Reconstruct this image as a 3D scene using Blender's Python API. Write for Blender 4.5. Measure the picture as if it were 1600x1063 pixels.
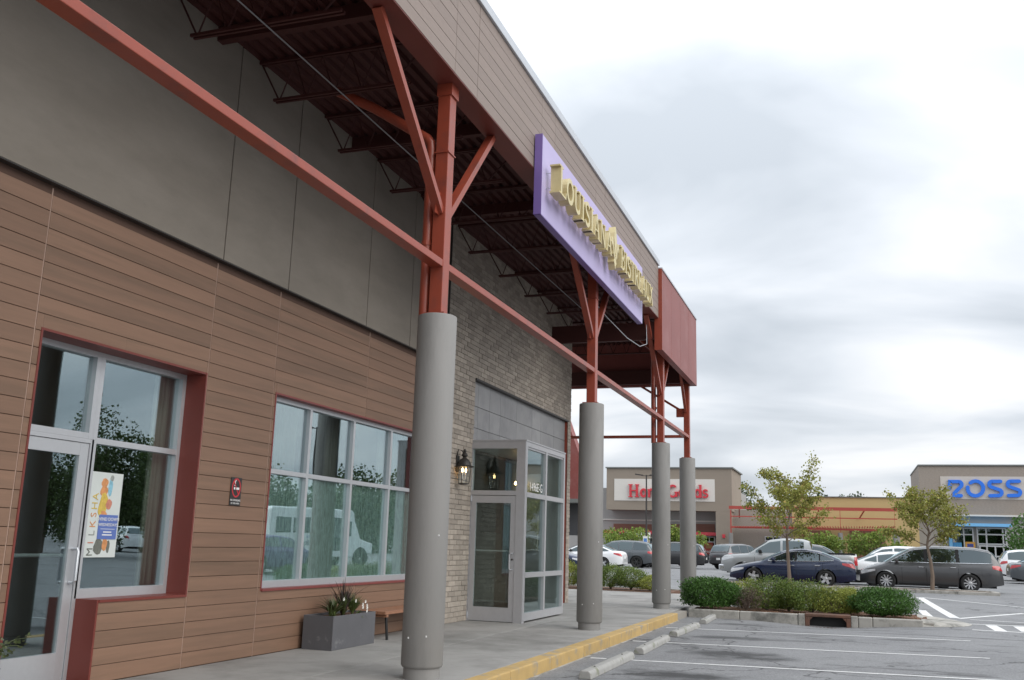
import bpy, bmesh, math, random
import numpy as np
from mathutils import Vector, Matrix
random.seed(7); RNG = np.random.default_rng(7)
SC = bpy.context.scene
COL = SC.collection
for o in list(bpy.data.objects): bpy.data.objects.remove(o)
rad = math.radians

# ------------------------------------------------------------------ camera
FPX, YAW, PITCH, ROLL = 1503.72, 0.339565, 0.207339, 0.0291477
CAM = np.array([0.0, 0.0, 1.35])
_fw = np.array([-math.sin(YAW)*math.cos(PITCH), math.cos(YAW)*math.cos(PITCH), math.sin(PITCH)])
_r = np.array([math.cos(YAW), math.sin(YAW), 0.0]); _u = np.cross(_r, _fw)
_r2 = math.cos(ROLL)*_r + math.sin(ROLL)*_u; _u2 = -math.sin(ROLL)*_r + math.cos(ROLL)*_u
cam = bpy.data.cameras.new('camera'); camo = bpy.data.objects.new('camera', cam); COL.objects.link(camo)
cam.sensor_width = 36; cam.sensor_fit = 'HORIZONTAL'; cam.lens = FPX/1600*36; cam.clip_start = .05; cam.clip_end = 3000
Rm = Matrix(((_r2[0], _u2[0], -_fw[0]), (_r2[1], _u2[1], -_fw[1]), (_r2[2], _u2[2], -_fw[2])))
camo.matrix_world = Matrix.Translation(CAM) @ Rm.to_4x4()
SC.camera = camo
SC.view_settings.view_transform = 'Standard'; SC.view_settings.look = 'None'
SC.view_settings.gamma = 1; SC.view_settings.use_curve_mapping = False
SC.view_settings.exposure = 0.42
SC.cycles.use_denoising = True
SC.cycles.max_bounces = 8; SC.cycles.transparent_max_bounces = 16
SC.cycles.sample_clamp_indirect = 6

# ------------------------------------------------------------------ sky and sun
SUN_EL, SUN_AZ = rad(36), rad(110)
wd = bpy.data.worlds.new('World'); SC.world = wd; wd.use_nodes = True
nt = wd.node_tree; N = nt.nodes; L = nt.links
bg = N['Background']; bg.inputs['Strength'].default_value = 0.1
def nd(tree, t, **kw):
    n = tree.nodes.new(t)
    for k, v in kw.items(): setattr(n, k, v)
    return n
sky = nd(nt, 'ShaderNodeTexSky', sky_type='NISHITA', sun_disc=False, sun_elevation=SUN_EL, sun_rotation=SUN_AZ, air_density=1.0, dust_density=2.0)
tc = nd(nt, 'ShaderNodeTexCoord'); sep = nd(nt, 'ShaderNodeSeparateXYZ'); L.new(tc.outputs['Generated'], sep.inputs[0])
def wm(op, a, b=None):
    n = nd(nt, 'ShaderNodeMath', operation=op)
    for i, v in enumerate((a, b)):
        if v is None: continue
        if isinstance(v, (int, float)): n.inputs[i].default_value = v
        else: L.new(v, n.inputs[i])
    return n.outputs[0]
zc = wm('ADD', wm('MAXIMUM', sep.outputs[2], 0.0), 0.24)
px_ = wm('DIVIDE', sep.outputs[0], zc); py_ = wm('DIVIDE', sep.outputs[1], zc)
cmb = nd(nt, 'ShaderNodeCombineXYZ'); L.new(px_, cmb.inputs[0]); L.new(py_, cmb.inputs[1])
mp = nd(nt, 'ShaderNodeMapping'); L.new(cmb.outputs[0], mp.inputs[0]); mp.inputs['Scale'].default_value = (0.72, 1.0, 1); mp.inputs['Rotation'].default_value = (0, 0, rad(12)); mp.inputs['Location'].default_value = (7.1, 7.7, 0)
n1 = nd(nt, 'ShaderNodeTexNoise'); n1.inputs['Scale'].default_value = 1.9; n1.inputs['Detail'].default_value = 5; n1.inputs['Roughness'].default_value = .46; n1.inputs['Distortion'].default_value = .5
L.new(mp.outputs[0], n1.inputs['Vector'])
rp = nd(nt, 'ShaderNodeValToRGB'); L.new(n1.outputs['Fac'], rp.inputs[0])
e = rp.color_ramp.elements; e[0].position = .34; e[0].color = (5.9, 6.4, 7.0, 1); e[1].position = .64; e[1].color = (10.3, 10.45, 10.7, 1)
m_ = rp.color_ramp.elements.new(.49); m_.color = (7.9, 8.35, 8.95, 1)
# an overcast sky is brighter overhead than at the horizon
zm = wm('MAXIMUM', sep.outputs[2], 0.0)
zr = wm('ADD', wm('ADD', wm('MULTIPLY', zm, .40), wm('MULTIPLY', wm('POWER', zm, 3.0), 1.2)), .72)
sc_ = nd(nt, 'ShaderNodeVectorMath', operation='SCALE'); L.new(rp.outputs[0], sc_.inputs[0]); L.new(zr, sc_.inputs['Scale'])
mx = nd(nt, 'ShaderNodeMix', data_type='RGBA'); mx.inputs[0].default_value = .93; L.new(sky.outputs[0], mx.inputs[6]); L.new(sc_.outputs[0], mx.inputs[7])
L.new(mx.outputs[2], bg.inputs['Color'])
sl = bpy.data.lights.new('sun', 'SUN'); sl.energy = 1.5; sl.angle = rad(55); sl.color = (1, .96, .9)
so = bpy.data.objects.new('sun', sl); COL.objects.link(so)
_sd = Vector((math.cos(SUN_EL)*math.sin(SUN_AZ), math.cos(SUN_EL)*math.cos(SUN_AZ), math.sin(SUN_EL)))
so.rotation_euler = _sd.to_track_quat('Z', 'Y').to_euler(); so.location = (20, -10, 30)

# ------------------------------------------------------------------ measuring helpers (photo pixel + known depth -> place)
def ray(px, py): return (px-800)/FPX*_r2 - (py-531.5)/FPX*_u2 + _fw
def at(px, py, Y):
    d = ray(px, py); return CAM + d*(Y/d[1])
def atx(px, py, X):
    d = ray(px, py); return CAM + d*(X/d[0])
def sm(t):
    t = min(1, max(0, t)); return t*t*(3-2*t)
def zA(x, y):
    near = -.15 + .011*min(7, max(0, x+3.5)) - .105*math.exp(-((x+.55)/1.15)**2-((y-21.9)/1.3)**2)      # dip at the storm drain
    far = -.03 + .6*sm(x/12)*sm((y-50)/50)
    k = sm((y-26)/12); return near*(1-k) + far*k
def gp(px, py, dz=0):
    d = ray(px, py); z = -.1
    for _ in range(30):
        p = CAM + d*((z-CAM[2])/d[2]); z = zA(p[0], p[1]) + dz
    return p

# ------------------------------------------------------------------ materials
MC = {}
def mat(name, base, rough=.6, var=.12, scale=6, bump=0, bscale=40, metal=0, rnd=0, stretch=(1, 1, 1), spec=.5, tint2=None, t2=(.45, .65), t2scale=1.5, island=False, emit=None, coat=0, rvar=0, detail=5):
    if name in MC: return MC[name]
    m = bpy.data.materials.new(name); m.use_nodes = True; t = m.node_tree; b = t.nodes['Principled BSDF']
    MC[name] = m; lk = t.links.new
    b.inputs['Roughness'].default_value = rough; b.inputs['Metallic'].default_value = metal; b.inputs['Specular IOR Level'].default_value = spec
    if coat: b.inputs['Coat Weight'].default_value = coat; b.inputs['Coat Roughness'].default_value = .06
    g = nd(t, 'ShaderNodeNewGeometry'); mp = nd(t, 'ShaderNodeMapping'); lk(g.outputs['Position'], mp.inputs[0]); mp.inputs['Scale'].default_value = stretch
    vec = mp.outputs[0]
    oi = nd(t, 'ShaderNodeObjectInfo')
    rsrc = g.outputs['Random Per Island'] if island else oi.outputs['Random']
    if rnd:
        ad = nd(t, 'ShaderNodeVectorMath', operation='ADD'); cb = nd(t, 'ShaderNodeMath', operation='MULTIPLY'); cb.inputs[1].default_value = 37.0
        lk(rsrc, cb.inputs[0]); lk(vec, ad.inputs[0]); lk(cb.outputs[0], ad.inputs[1]); vec = ad.outputs[0]
    no = nd(t, 'ShaderNodeTexNoise'); no.inputs['Scale'].default_value = scale; no.inputs['Detail'].default_value = detail; no.inputs['Roughness'].default_value = .6; lk(vec, no.inputs['Vector'])
    col = nd(t, 'ShaderNodeMix', data_type='RGBA'); lk(no.outputs['Fac'], col.inputs[0])
    c = np.array(base[:3], float)
    col.inputs[6].default_value = (*np.clip(c*(1-var*1.6), 0, 1), 1); col.inputs[7].default_value = (*np.clip(c*(1+var*1.6), 0, 1), 1)
    out = col.outputs[2]
    if tint2:
        n2 = nd(t, 'ShaderNodeTexNoise'); n2.inputs['Scale'].default_value = t2scale; n2.inputs['Detail'].default_value = 6; n2.inputs['Roughness'].default_value = .65; lk(vec, n2.inputs['Vector'])
        mr = nd(t, 'ShaderNodeMapRange'); mr.inputs[1].default_value = t2[0]; mr.inputs[2].default_value = t2[1]; lk(n2.outputs['Fac'], mr.inputs[0])
        c2 = nd(t, 'ShaderNodeMix', data_type='RGBA'); lk(mr.outputs[0], c2.inputs[0]); lk(out, c2.inputs[6]); c2.inputs[7].default_value = (*tint2, 1); out = c2.outputs[2]
    if rnd:
        mr = nd(t, 'ShaderNodeMapRange'); lk(rsrc, mr.inputs[0]); mr.inputs[3].default_value = 1-rnd; mr.inputs[4].default_value = 1+rnd
        hs = nd(t, 'ShaderNodeHueSaturation'); lk(out, hs.inputs['Color']); lk(mr.outputs[0], hs.inputs['Value']); out = hs.outputs[0]
    lk(out, b.inputs['Base Color'])
    if rvar:
        mr = nd(t, 'ShaderNodeMapRange'); lk(no.outputs['Fac'], mr.inputs[0]); mr.inputs[3].default_value = max(.03, rough-rvar); mr.inputs[4].default_value = min(1, rough+rvar); lk(mr.outputs[0], b.inputs['Roughness'])
    if bump:
        nb = nd(t, 'ShaderNodeTexNoise'); nb.inputs['Scale'].default_value = bscale; nb.inputs['Detail'].default_value = 4; lk(vec, nb.inputs['Vector'])
        bp = nd(t, 'ShaderNodeBump'); bp.inputs['Strength'].default_value = bump; bp.inputs['Distance'].default_value = .01; lk(nb.outputs['Fac'], bp.inputs['Height']); lk(bp.outputs[0], b.inputs['Normal'])
    if emit: b.inputs['Emission Color'].default_value = (*emit[0], 1); b.inputs['Emission Strength'].default_value = emit[1]
    return m
def glass(name, tint, r0=.08, film=None, r1=1.0):
    if name in MC: return MC[name]
    m = bpy.data.materials.new(name); m.use_nodes = True; t = m.node_tree; lk = t.links.new; MC[name] = m
    t.nodes.remove(t.nodes['Principled BSDF']); out = t.nodes['Material Output']
    tr = nd(t, 'ShaderNodeBsdfTransparent'); tr.inputs[0].default_value = (*tint, 1)
    gl = nd(t, 'ShaderNodeBsdfGlossy'); gl.inputs['Roughness'].default_value = 0.0; gl.inputs['Color'].default_value = (.80, .94, 1, 1)
    lw = nd(t, 'ShaderNodeLayerWeight'); lw.inputs[0].default_value = .5
    pw = nd(t, 'ShaderNodeMath', operation='POWER'); pw.inputs[1].default_value = 4; lk(lw.outputs['Facing'], pw.inputs[0])
    mr = nd(t, 'ShaderNodeMapRange'); lk(pw.outputs[0], mr.inputs[0]); mr.inputs[3].default_value = r0; mr.inputs[4].default_value = r1
    ms = nd(t, 'ShaderNodeMixShader'); lk(mr.outputs[0], ms.inputs[0]); lk(tr.outputs[0], ms.inputs[1]); lk(gl.outputs[0], ms.inputs[2])
    lk(ms.outputs[0], out.inputs[0])
    # faint waviness of real panes
    g = nd(t, 'ShaderNodeNewGeometry'); nb = nd(t, 'ShaderNodeTexNoise'); nb.inputs['Scale'].default_value = 1.3; nb.inputs['Detail'].default_value = 1; lk(g.outputs['Position'], nb.inputs['Vector'])
    bp = nd(t, 'ShaderNodeBump'); bp.inputs['Strength'].default_value = .05; bp.inputs['Distance'].default_value = .02; lk(nb.outputs['Fac'], bp.inputs['Height']); lk(bp.outputs[0], gl.inputs['Normal'])
    return m
def emission(name, c, s):
    if name in MC: return MC[name]
    m = bpy.data.materials.new(name); m.use_nodes = True; b = m.node_tree.nodes['Principled BSDF']
    b.inputs['Base Color'].default_value = (*c, 1); b.inputs['Emission Color'].default_value = (*c, 1); b.inputs['Emission Strength'].default_value = s; MC[name] = m; return m

# ------------------------------------------------------------------ mesh helpers
def root_loc(p):
    while p.parent: p = p.parent
    return np.array(p.location)
class MB:
    def __init__(s): s.v = []; s.f = []
    def add(s, v, f):
        n = len(s.v); s.v += [tuple(map(float, q)) for q in v]; s.f += [tuple(n+i for i in q) for q in f]; return s
    def box(s, x0, x1, y0, y1, z0, z1, bev=0):
        if x0 > x1: x0, x1 = x1, x0
        if y0 > y1: y0, y1 = y1, y0
        if z0 > z1: z0, z1 = z1, z0
        if bev:
            bm = bmesh.new(); bmesh.ops.create_cube(bm, size=1)
            for q in bm.verts: q.co = ((x0+x1)/2+q.co.x*(x1-x0), (y0+y1)/2+q.co.y*(y1-y0), (z0+z1)/2+q.co.z*(z1-z0))
            bmesh.ops.bevel(bm, geom=bm.edges[:], offset=bev, segments=2, affect='EDGES', profile=.5)
            bm.verts.index_update(); s.add([q.co for q in bm.verts], [[q.index for q in f.verts] for f in bm.faces]); bm.free(); return s
        return s.add([(x0, y0, z0), (x1, y0, z0), (x1, y1, z0), (x0, y1, z0), (x0, y0, z1), (x1, y0, z1), (x1, y1, z1), (x0, y1, z1)],
                     [(0, 3, 2, 1), (4, 5, 6, 7), (0, 1, 5, 4), (1, 2, 6, 5), (2, 3, 7, 6), (3, 0, 4, 7)])
    def obox(s, a, b, w, h, up=(0, 0, 1)):          # bar from a to b, section w x h
        a = Vector(a); b = Vector(b); d = (b-a).normalized(); up = Vector(up)
        if abs(d.dot(up)) > .98: up = Vector((1, 0, 0))
        sx = d.cross(up).normalized(); sy = sx.cross(d).normalized()
        v = [p+sx*(i*w/2)+sy*(j*h/2) for p in (a, b) for i, j in ((-1, -1), (1, -1), (1, 1), (-1, 1))]
        return s.add(v, [(3, 2, 1, 0), (4, 5, 6, 7), (0, 1, 5, 4), (1, 2, 6, 5), (2, 3, 7, 6), (3, 0, 4, 7)])
    def tube(s, pts, r, n=10, caps=True):
        pts = [Vector(p) for p in pts]; rs = r if isinstance(r, (list, tuple)) else [r]*len(pts)
        rings = []; ref = Vector((0, 0, 1))
        for i, p in enumerate(pts):
            d = (pts[min(i+1, len(pts)-1)]-pts[max(i-1, 0)]).normalized()
            if abs(d.dot(ref)) > .95: ref = Vector((1, 0, 0)) if abs(d.x) < .9 else Vector((0, 1, 0))
            a = d.cross(ref).normalized(); b = d.cross(a).normalized()
            rings.append([p+(a*math.cos(2*math.pi*k/n)+b*math.sin(2*math.pi*k/n))*rs[i] for k in range(n)])
        f = [(i*n+k, i*n+(k+1) % n, (i+1)*n+(k+1) % n, (i+1)*n+k) for i in range(len(pts)-1) for k in range(n)]
        if caps: f += [tuple(range(n)), tuple(range((len(pts)-1)*n, len(pts)*n))[::-1]]
        return s.add([q for r_ in rings for q in r_], f)
    def lathe(s, prof, c=(0, 0, 0), n=24, axis='z', caps=True):
        v = []
        for (r, z) in prof:
            for k in range(n):
                a = 2*math.pi*k/n; x, y = r*math.cos(a), r*math.sin(a)
                v.append((c[0]+x, c[1]+y, c[2]+z) if axis == 'z' else (c[0]+x, c[1]+z, c[2]+y))
        m = len(prof); f = [(i*n+k, i*n+(k+1) % n, (i+1)*n+(k+1) % n, (i+1)*n+k) for i in range(m-1) for k in range(n)]
        if caps: f += [tuple(range(n))[::-1], tuple(range((m-1)*n, m*n))]
        return s.add(v, f)
    def prism(s, poly, fn, d0, d1):                 # fn(u, v, depth) -> xyz
        n = len(poly); v = [fn(a, b, d0) for a, b in poly]+[fn(a, b, d1) for a, b in poly]
        return s.add(v, [tuple(range(n))[::-1], tuple(range(n, 2*n))]+[(i, (i+1) % n, n+(i+1) % n, n+i) for i in range(n)])
    def ribbon(s, pts, w, fn, d0, d1, closed=False):  # stroke of width w (or list) following 2D pts, extruded
        P = [np.array(p, float) for p in pts]; n = len(P); ws = w if isinstance(w, (list, tuple)) else [w]*n
        Lf, Rt = [], []
        for i in range(n):
            a = P[(i-1) % n] if (closed or i > 0) else P[i]; b = P[(i+1) % n] if (closed or i < n-1) else P[i]
            d1_ = P[i]-a; d2_ = b-P[i]
            l1 = np.linalg.norm(d1_); l2 = np.linalg.norm(d2_)
            t1 = d1_/l1 if l1 > 1e-9 else d2_/l2; t2 = d2_/l2 if l2 > 1e-9 else t1
            n1_ = np.array([-t1[1], t1[0]]); n2_ = np.array([-t2[1], t2[0]]); m = n1_+n2_; m /= max(1e-6, np.linalg.norm(m)); k = min(2.2, 1/max(.3, m@n1_))
            Lf.append(P[i]+m*k*ws[i]/2); Rt.append(P[i]-m*k*ws[i]/2)
        v = [fn(*q, d) for d in (d0, d1) for q in Lf+Rt]; f = []; N2 = 2*n
        for i in range(n if closed else n-1):
            j = (i+1) % n
            f += [(i, j, n+j, n+i)[::-1], (N2+i, N2+j, N2+n+j, N2+n+i), (i, j, N2+j, N2+i), (n+i, n+j, N2+n+j, N2+n+i)[::-1]]
        if not closed: f += [(0, n, N2+n, N2), (n-1, N2+n-1, N2+2*n-1, 2*n-1)]
        return s.add(v, f)
    def mesh(s, name, off=None, smooth=False):
        me = bpy.data.meshes.new(name); v = s.v
        if off is not None: v = [(a-off[0], b-off[1], c-off[2]) for a, b, c in v]
        me.from_pydata(v, [], s.f); me.update()
        bm = bmesh.new(); bm.from_mesh(me); bmesh.ops.recalc_face_normals(bm, faces=bm.faces[:]); bm.to_mesh(me); bm.free()
        if smooth:
            me.polygons.foreach_set('use_smooth', [True]*len(me.polygons))
        return me
    def build(s, name, m, parent=None, smooth=False, world=True, kind=None, sharp=35):
        me = s.mesh(name, root_loc(parent) if (parent and world) else None, smooth)
        if smooth and sharp:
            try: me.set_sharp_from_angle(angle=rad(sharp))
            except Exception: pass
        me.materials.append(m)
        o = bpy.data.objects.new(name, me); COL.objects.link(o); o.parent = parent
        if kind: o['kind'] = kind
        return o
def thing(name, label, cat, loc=(0, 0, 0), rz=0, group=None):
    o = bpy.data.objects.new(name, None); COL.objects.link(o); o.location = tuple(map(float, loc)); o.rotation_euler = (0, 0, rz); o.empty_display_size = .2
    return tag(o, label, cat, group)
def tag(o, label, cat, group=None):
    o['label'] = label; o['category'] = cat
    if group: o['group'] = group
    return o
def struct(o): o['kind'] = 'structure'; return o
_bx = {}
def piece(name, m, parent, x0, x1, y0, y1, z0, z1, bev=.003):      # a loose box piece with shared mesh data
    d = (round(abs(x1-x0), 3), round(abs(y1-y0), 3), round(abs(z1-z0), 3)); k = (name, d, m.name)
    if k not in _bx:
        me = MB().box(-d[0]/2, d[0]/2, -d[1]/2, d[1]/2, -d[2]/2, d[2]/2, bev).mesh(name); me.materials.append(m); _bx[k] = me
    o = bpy.data.objects.new(name, _bx[k]); COL.objects.link(o); o.parent = parent
    rl = root_loc(parent); o.location = ((x0+x1)/2-rl[0], (y0+y1)/2-rl[1], (z0+z1)/2-rl[2]); return o
def copy_tree(o, parent=None):
    c = o.copy(); COL.objects.link(c); c.parent = parent
    for ch in list(o.children): copy_tree(ch, c)
    return c
def text_mesh(body, size, extrude=0.0, align='CENTER'):
    cu = bpy.data.curves.new('t', 'FONT'); cu.body = body; cu.size = size; cu.extrude = extrude; cu.align_x = align; cu.align_y = 'CENTER'; cu.resolution_u = 3
    o = bpy.data.objects.new('t', cu); COL.objects.link(o); bpy.context.view_layer.update()
    me = bpy.data.meshes.new_from_object(o); bpy.data.objects.remove(o); return me
def text_obj(name, body, size, m, parent, loc, mtx, extrude=.001):
    me = text_mesh(body, size, extrude); rl = root_loc(parent) if parent else np.zeros(3)
    me.transform(Matrix.Translation(Vector(np.array(loc)-rl)) @ mtx.to_4x4()); me.materials.clear(); me.materials.append(m)
    o = bpy.data.objects.new(name, me); COL.objects.link(o); o.parent = parent; return o
FACE_X = Matrix(((0, 0, 1), (1, 0, 0), (0, 1, 0)))       # text lying in a wall that faces +X, reading along +Y
FACE_NY = Matrix(((1, 0, 0), (0, 0, -1), (0, 1, 0)))     # text in a wall that faces -Y, reading along +X

# ------------------------------------------------------------------ palette
red = mat('red_paint', (.27, .053, .029), .36, .10, 3, bump=.05, bscale=25, tint2=(.19, .048, .034), t2=(.52, .72), t2scale=4, rvar=.1)
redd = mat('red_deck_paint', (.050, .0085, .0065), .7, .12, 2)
redp = mat('red_panel', (.22, .06, .052), .5, .12, 1.2, tint2=(.26, .10, .092), t2=(.5, .75))
concol = mat('column_concrete', (.222, .216, .207), .75, .08, 3, bump=.1, bscale=60, tint2=(.165, .16, .152), t2=(.47, .72), t2scale=2.4, stretch=(1, 1, .22))
concw = mat('wall_concrete', (.212, .186, .156), .8, .11, 4, bump=.08, bscale=30, tint2=(.245, .217, .185), t2=(.44, .72), t2scale=2.2, stretch=(1, .35, 1))
board = mat('wood_cladding', (.216, .126, .082), .55, .12, 9, bump=.05, bscale=60, rnd=.09, stretch=(1, .12, 2.2), tint2=(.155, .096, .062), t2=(.46, .72), t2scale=3)
boardgap = mat('cladding_gap', (.085, .048, .034), .9, .05)
jointm = mat('cladding_joint', (.36, .25, .2), .6, .05)
fboard = mat('fascia_board', (.235, .185, .160), .6, .07, 30, bump=.04, bscale=60, rnd=.05, stretch=(1, .3, 1))
alum = mat('brushed_aluminium', (.55, .56, .58), .38, .04, 20, metal=.55, spec=.5)
alumd = mat('grey_aluminium', (.47, .47, .485), .42, .05, 12, metal=.4)
silver = mat('coping_metal', (.52, .54, .57), .4, .05, 4, metal=.5)
darkm = mat('dark_bronze', (.03, .026, .024), .5, .1)
black = mat('black_rubber', (.012, .012, .012), .75, .1)
pwhite = mat('white_paint', (.72, .72, .71), .5, .04)
purple = mat('purple_panel', (.43, .375, .61), .45, .05, 2)
purpled = mat('purple_return', (.17, .11, .33), .45, .05, 2)
gold = mat('gold_letter', (.62, .53, .28), .38, .12, 6, metal=.35)
golds = mat('gold_return', (.44, .35, .18), .42, .10, 6, metal=.3)
stone = mat('grey_stone_slab', (.275, .275, .28), .5, .14, 3, rnd=.09, bump=.03, tint2=(.21, .21, .22), t2=(.5, .75), t2scale=2.2)
brickm = mat('brick', (.345, .30, .255), .85, .16, 14, rnd=.20, bump=.25, bscale=50, tint2=(.42, .38, .33), t2=(.55, .8), t2scale=9)
bricki = mat('brick_far', (.345, .30, .255), .85, .16, 14, rnd=.20, bump=.25, bscale=50, tint2=(.42, .38, .33), t2=(.55, .8), t2scale=9, island=True)
mortar = mat('mortar', (.27, .25, .22), .95, .1, 20)
pane = glass('window_glass', (.82, .87, .85), .24)
panel_ = glass('vestibule_glass', (.86, .90, .87), .08, r1=.8)
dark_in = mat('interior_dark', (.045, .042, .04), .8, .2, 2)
inwall = mat('interior_wall', (.42, .40, .36), .8, .1, 2)
warm = emission('warm_bulb', (1, .62, .25), 14)
side_c = mat('sidewalk_concrete', (.285, .278, .265), .8, .09, 3, bump=.12, bscale=70, tint2=(.165, .16, .15), t2=(.46, .70), t2scale=.8, rnd=.04)
kerbm = mat('kerb_concrete', (.34, .325, .295), .85, .12, 6, bump=.15, bscale=50, tint2=(.13, .128, .115), t2=(.46, .66), t2scale=2.6)
yell = mat('yellow_kerb_paint', (.42, .285, .11), .78, .16, 4, bump=.2, bscale=60, tint2=(.27, .235, .18), t2=(.53, .68), t2scale=4.5, rnd=.06)
stopm = mat('wheel_stop_concrete', (.30, .295, .28), .85, .12, 9, bump=.2, bscale=45, tint2=(.14, .15, .09), t2=(.55, .72), t2scale=6)
paintl = mat('road_paint', (.62, .62, .61), .7, .10, 9, tint2=(.26, .26, .26), t2=(.54, .72), t2scale=9)
mulch = mat('mulch', (.12, .06, .036), .95, .35, 18, bump=.8, bscale=30)

# ================================================================== GROUND
def asphalt():
    m = mat('asphalt', (.20, .202, .206), .78, .10, 60, bump=.35, bscale=140, tint2=(.15, .151, .155), t2=(.42, .72), t2scale=.35, detail=8, spec=.3)
    t = m.node_tree; lk = t.links.new; b = t.nodes['Principled BSDF']; src = b.inputs['Base Color'].links[0].from_socket
    g = nd(t, 'ShaderNodeNewGeometry')
    # coarse stone grain
    vo = nd(t, 'ShaderNodeTexVoronoi'); vo.inputs['Scale'].default_value = 55; lk(g.outputs['Position'], vo.inputs['Vector'])
    hs = nd(t, 'ShaderNodeHueSaturation'); lk(src, hs.inputs['Color']); mr = nd(t, 'ShaderNodeMapRange'); lk(vo.outputs['Color'], mr.inputs[0]); mr.inputs[3].default_value = .72; mr.inputs[4].default_value = 1.28; lk(mr.outputs[0], hs.inputs['Value'])
    cur = hs.outputs[0]
    # oil drips: blotches where engines stop, stretched along the stall
    def blot(scale, st, lo, hi, colr, amt, loc=(0, 0, 0)):
        nonlocal cur
        mp = nd(t, 'ShaderNodeMapping'); lk(g.outputs['Position'], mp.inputs[0]); mp.inputs['Scale'].default_value = st; mp.inputs['Location'].default_value = loc
        n = nd(t, 'ShaderNodeTexNoise'); n.inputs['Scale'].default_value = scale; n.inputs['Detail'].default_value = 7; n.inputs['Roughness'].default_value = .68; lk(mp.outputs[0], n.inputs['Vector'])
        r = nd(t, 'ShaderNodeMapRange'); lk(n.outputs['Fac'], r.inputs[0]); r.inputs[1].default_value = lo; r.inputs[2].default_value = hi; r.inputs[4].default_value = amt
        x = nd(t, 'ShaderNodeMix', data_type='RGBA'); lk(r.outputs[0], x.inputs[0]); lk(cur, x.inputs[6]); x.inputs[7].default_value = (*colr, 1); cur = x.outputs[2]
    blot(.9, (.55, 1.3, 1), .57, .68, (.06, .06, .06), .8)
    blot(2.4, (.5, 1.4, 1), .60, .72, (.06, .06, .06), .6, (3, 1, 0))
    blot(.25, (1, 1, 1), .52, .75, (.255, .257, .26), .6, (7, 2, 0))
    # single oil spots and tyre streaks with their own ragged shapes
    nz = nd(t, 'ShaderNodeTexNoise'); nz.inputs['Scale'].default_value = 3.2; nz.inputs['Detail'].default_value = 6; lk(g.outputs['Position'], nz.inputs['Vector'])
    for (cx, cy, rx, ry, rot, amt) in STAINS:
        mp = nd(t, 'ShaderNodeMapping', vector_type='TEXTURE'); lk(g.outputs['Position'], mp.inputs[0]); mp.inputs['Location'].default_value = (cx, cy, -.1); mp.inputs['Rotation'].default_value = (0, 0, rot); mp.inputs['Scale'].default_value = (rx, ry, 5)
        ln = nd(t, 'ShaderNodeVectorMath', operation='LENGTH'); lk(mp.outputs[0], ln.inputs[0])
        a_ = nd(t, 'ShaderNodeMath', operation='MULTIPLY_ADD'); lk(nz.outputs['Fac'], a_.inputs[0]); a_.inputs[1].default_value = 1.5; lk(ln.outputs['Value'], a_.inputs[2])
        r = nd(t, 'ShaderNodeMapRange'); lk(a_.outputs[0], r.inputs[0]); r.inputs[1].default_value = 1.05; r.inputs[2].default_value = 1.75; r.inputs[3].default_value = amt; r.inputs[4].default_value = 0
        x = nd(t, 'ShaderNodeMix', data_type='RGBA'); lk(r.outputs[0], x.inputs[0]); lk(cur, x.inputs[6]); x.inputs[7].default_value = (.035, .035, .036, 1); cur = x.outputs[2]
    # hairline cracks
    v2 = nd(t, 'ShaderNodeTexVoronoi', feature='DISTANCE_TO_EDGE'); v2.inputs['Scale'].default_value = .22; nw = nd(t, 'ShaderNodeTexNoise'); nw.inputs['Scale'].default_value = 1.6; nw.inputs['Detail'].default_value = 6; lk(g.outputs['Position'], nw.inputs['Vector'])
    ad = nd(t, 'ShaderNodeVectorMath', operation='ADD'); sc = nd(t, 'ShaderNodeVectorMath', operation='SCALE'); sc.inputs['Scale'].default_value = .9; lk(nw.outputs['Color'], sc.inputs[0]); lk(sc.outputs[0], ad.inputs[0]); lk(g.outputs['Position'], ad.inputs[1]); lk(ad.outputs[0], v2.inputs['Vector'])
    r = nd(t, 'ShaderNodeMapRange'); lk(v2.outputs['Distance'], r.inputs[0]); r.inputs[1].default_value = .002; r.inputs[2].default_value = .006; r.inputs[3].default_value = .75; r.inputs[4].default_value = 0
    x = nd(t, 'ShaderNodeMix', data_type='RGBA'); lk(r.outputs[0], x.inputs[0]); lk(cur, x.inputs[6]); x.inputs[7].default_value = (.035, .035, .035, 1); cur = x.outputs[2]
    lk(cur, b.inputs['Base Color']); return m
STAINS = []
for (px, py, rx, ry, rot, amt) in ((1140, 1022, 1.0, .55, .1, .85), (1185, 1030, .7, .3, 0, .8), (1140, 997, .8, .4, 0, .75), (1155, 976, .8, .35, 0, .7), (1065, 1056, .9, .5, 0, .9), (1195, 1000, .5, .25, 0, .5), (1270, 1003, .4, .2, 0, .5), (1430, 1018, .35, .15, 0, .6), (1420, 1047, 1.2, .12, -.1, .55), (1510, 1056, .5, .14, -.1, .6), (1500, 996, 2.4, .10, -.16, .7), (1400, 1000, .4, .1, 0, .5)):
    q = gp(px, py); STAINS.append((q[0], q[1], rx, ry, rot, amt))
ASP = asphalt()
xs = sorted(set([-900, -400, -200, -120, -80, -60] + list(np.arange(-48, 48.1, 3)) + [60, 80, 120, 200, 400, 900] + list(np.arange(-4.5, 6, .5))))
ys = sorted(set([-400, -150, -60, -30] + list(np.arange(-15, 60, 1.0)) + list(np.arange(60, 150, 6)) + [170, 220, 300, 500, 1200, 2500]))
g_ = MB(); g_.v = [(x, y, zA(x, y)) for y in ys for x in xs]; nx = len(xs)
g_.f = [(j*nx+i, j*nx+i+1, (j+1)*nx+i+1, (j+1)*nx+i) for j in range(len(ys)-1) for i in range(nx-1)]
struct(g_.build('parking_lot', ASP, smooth=True, sharp=0))

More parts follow.
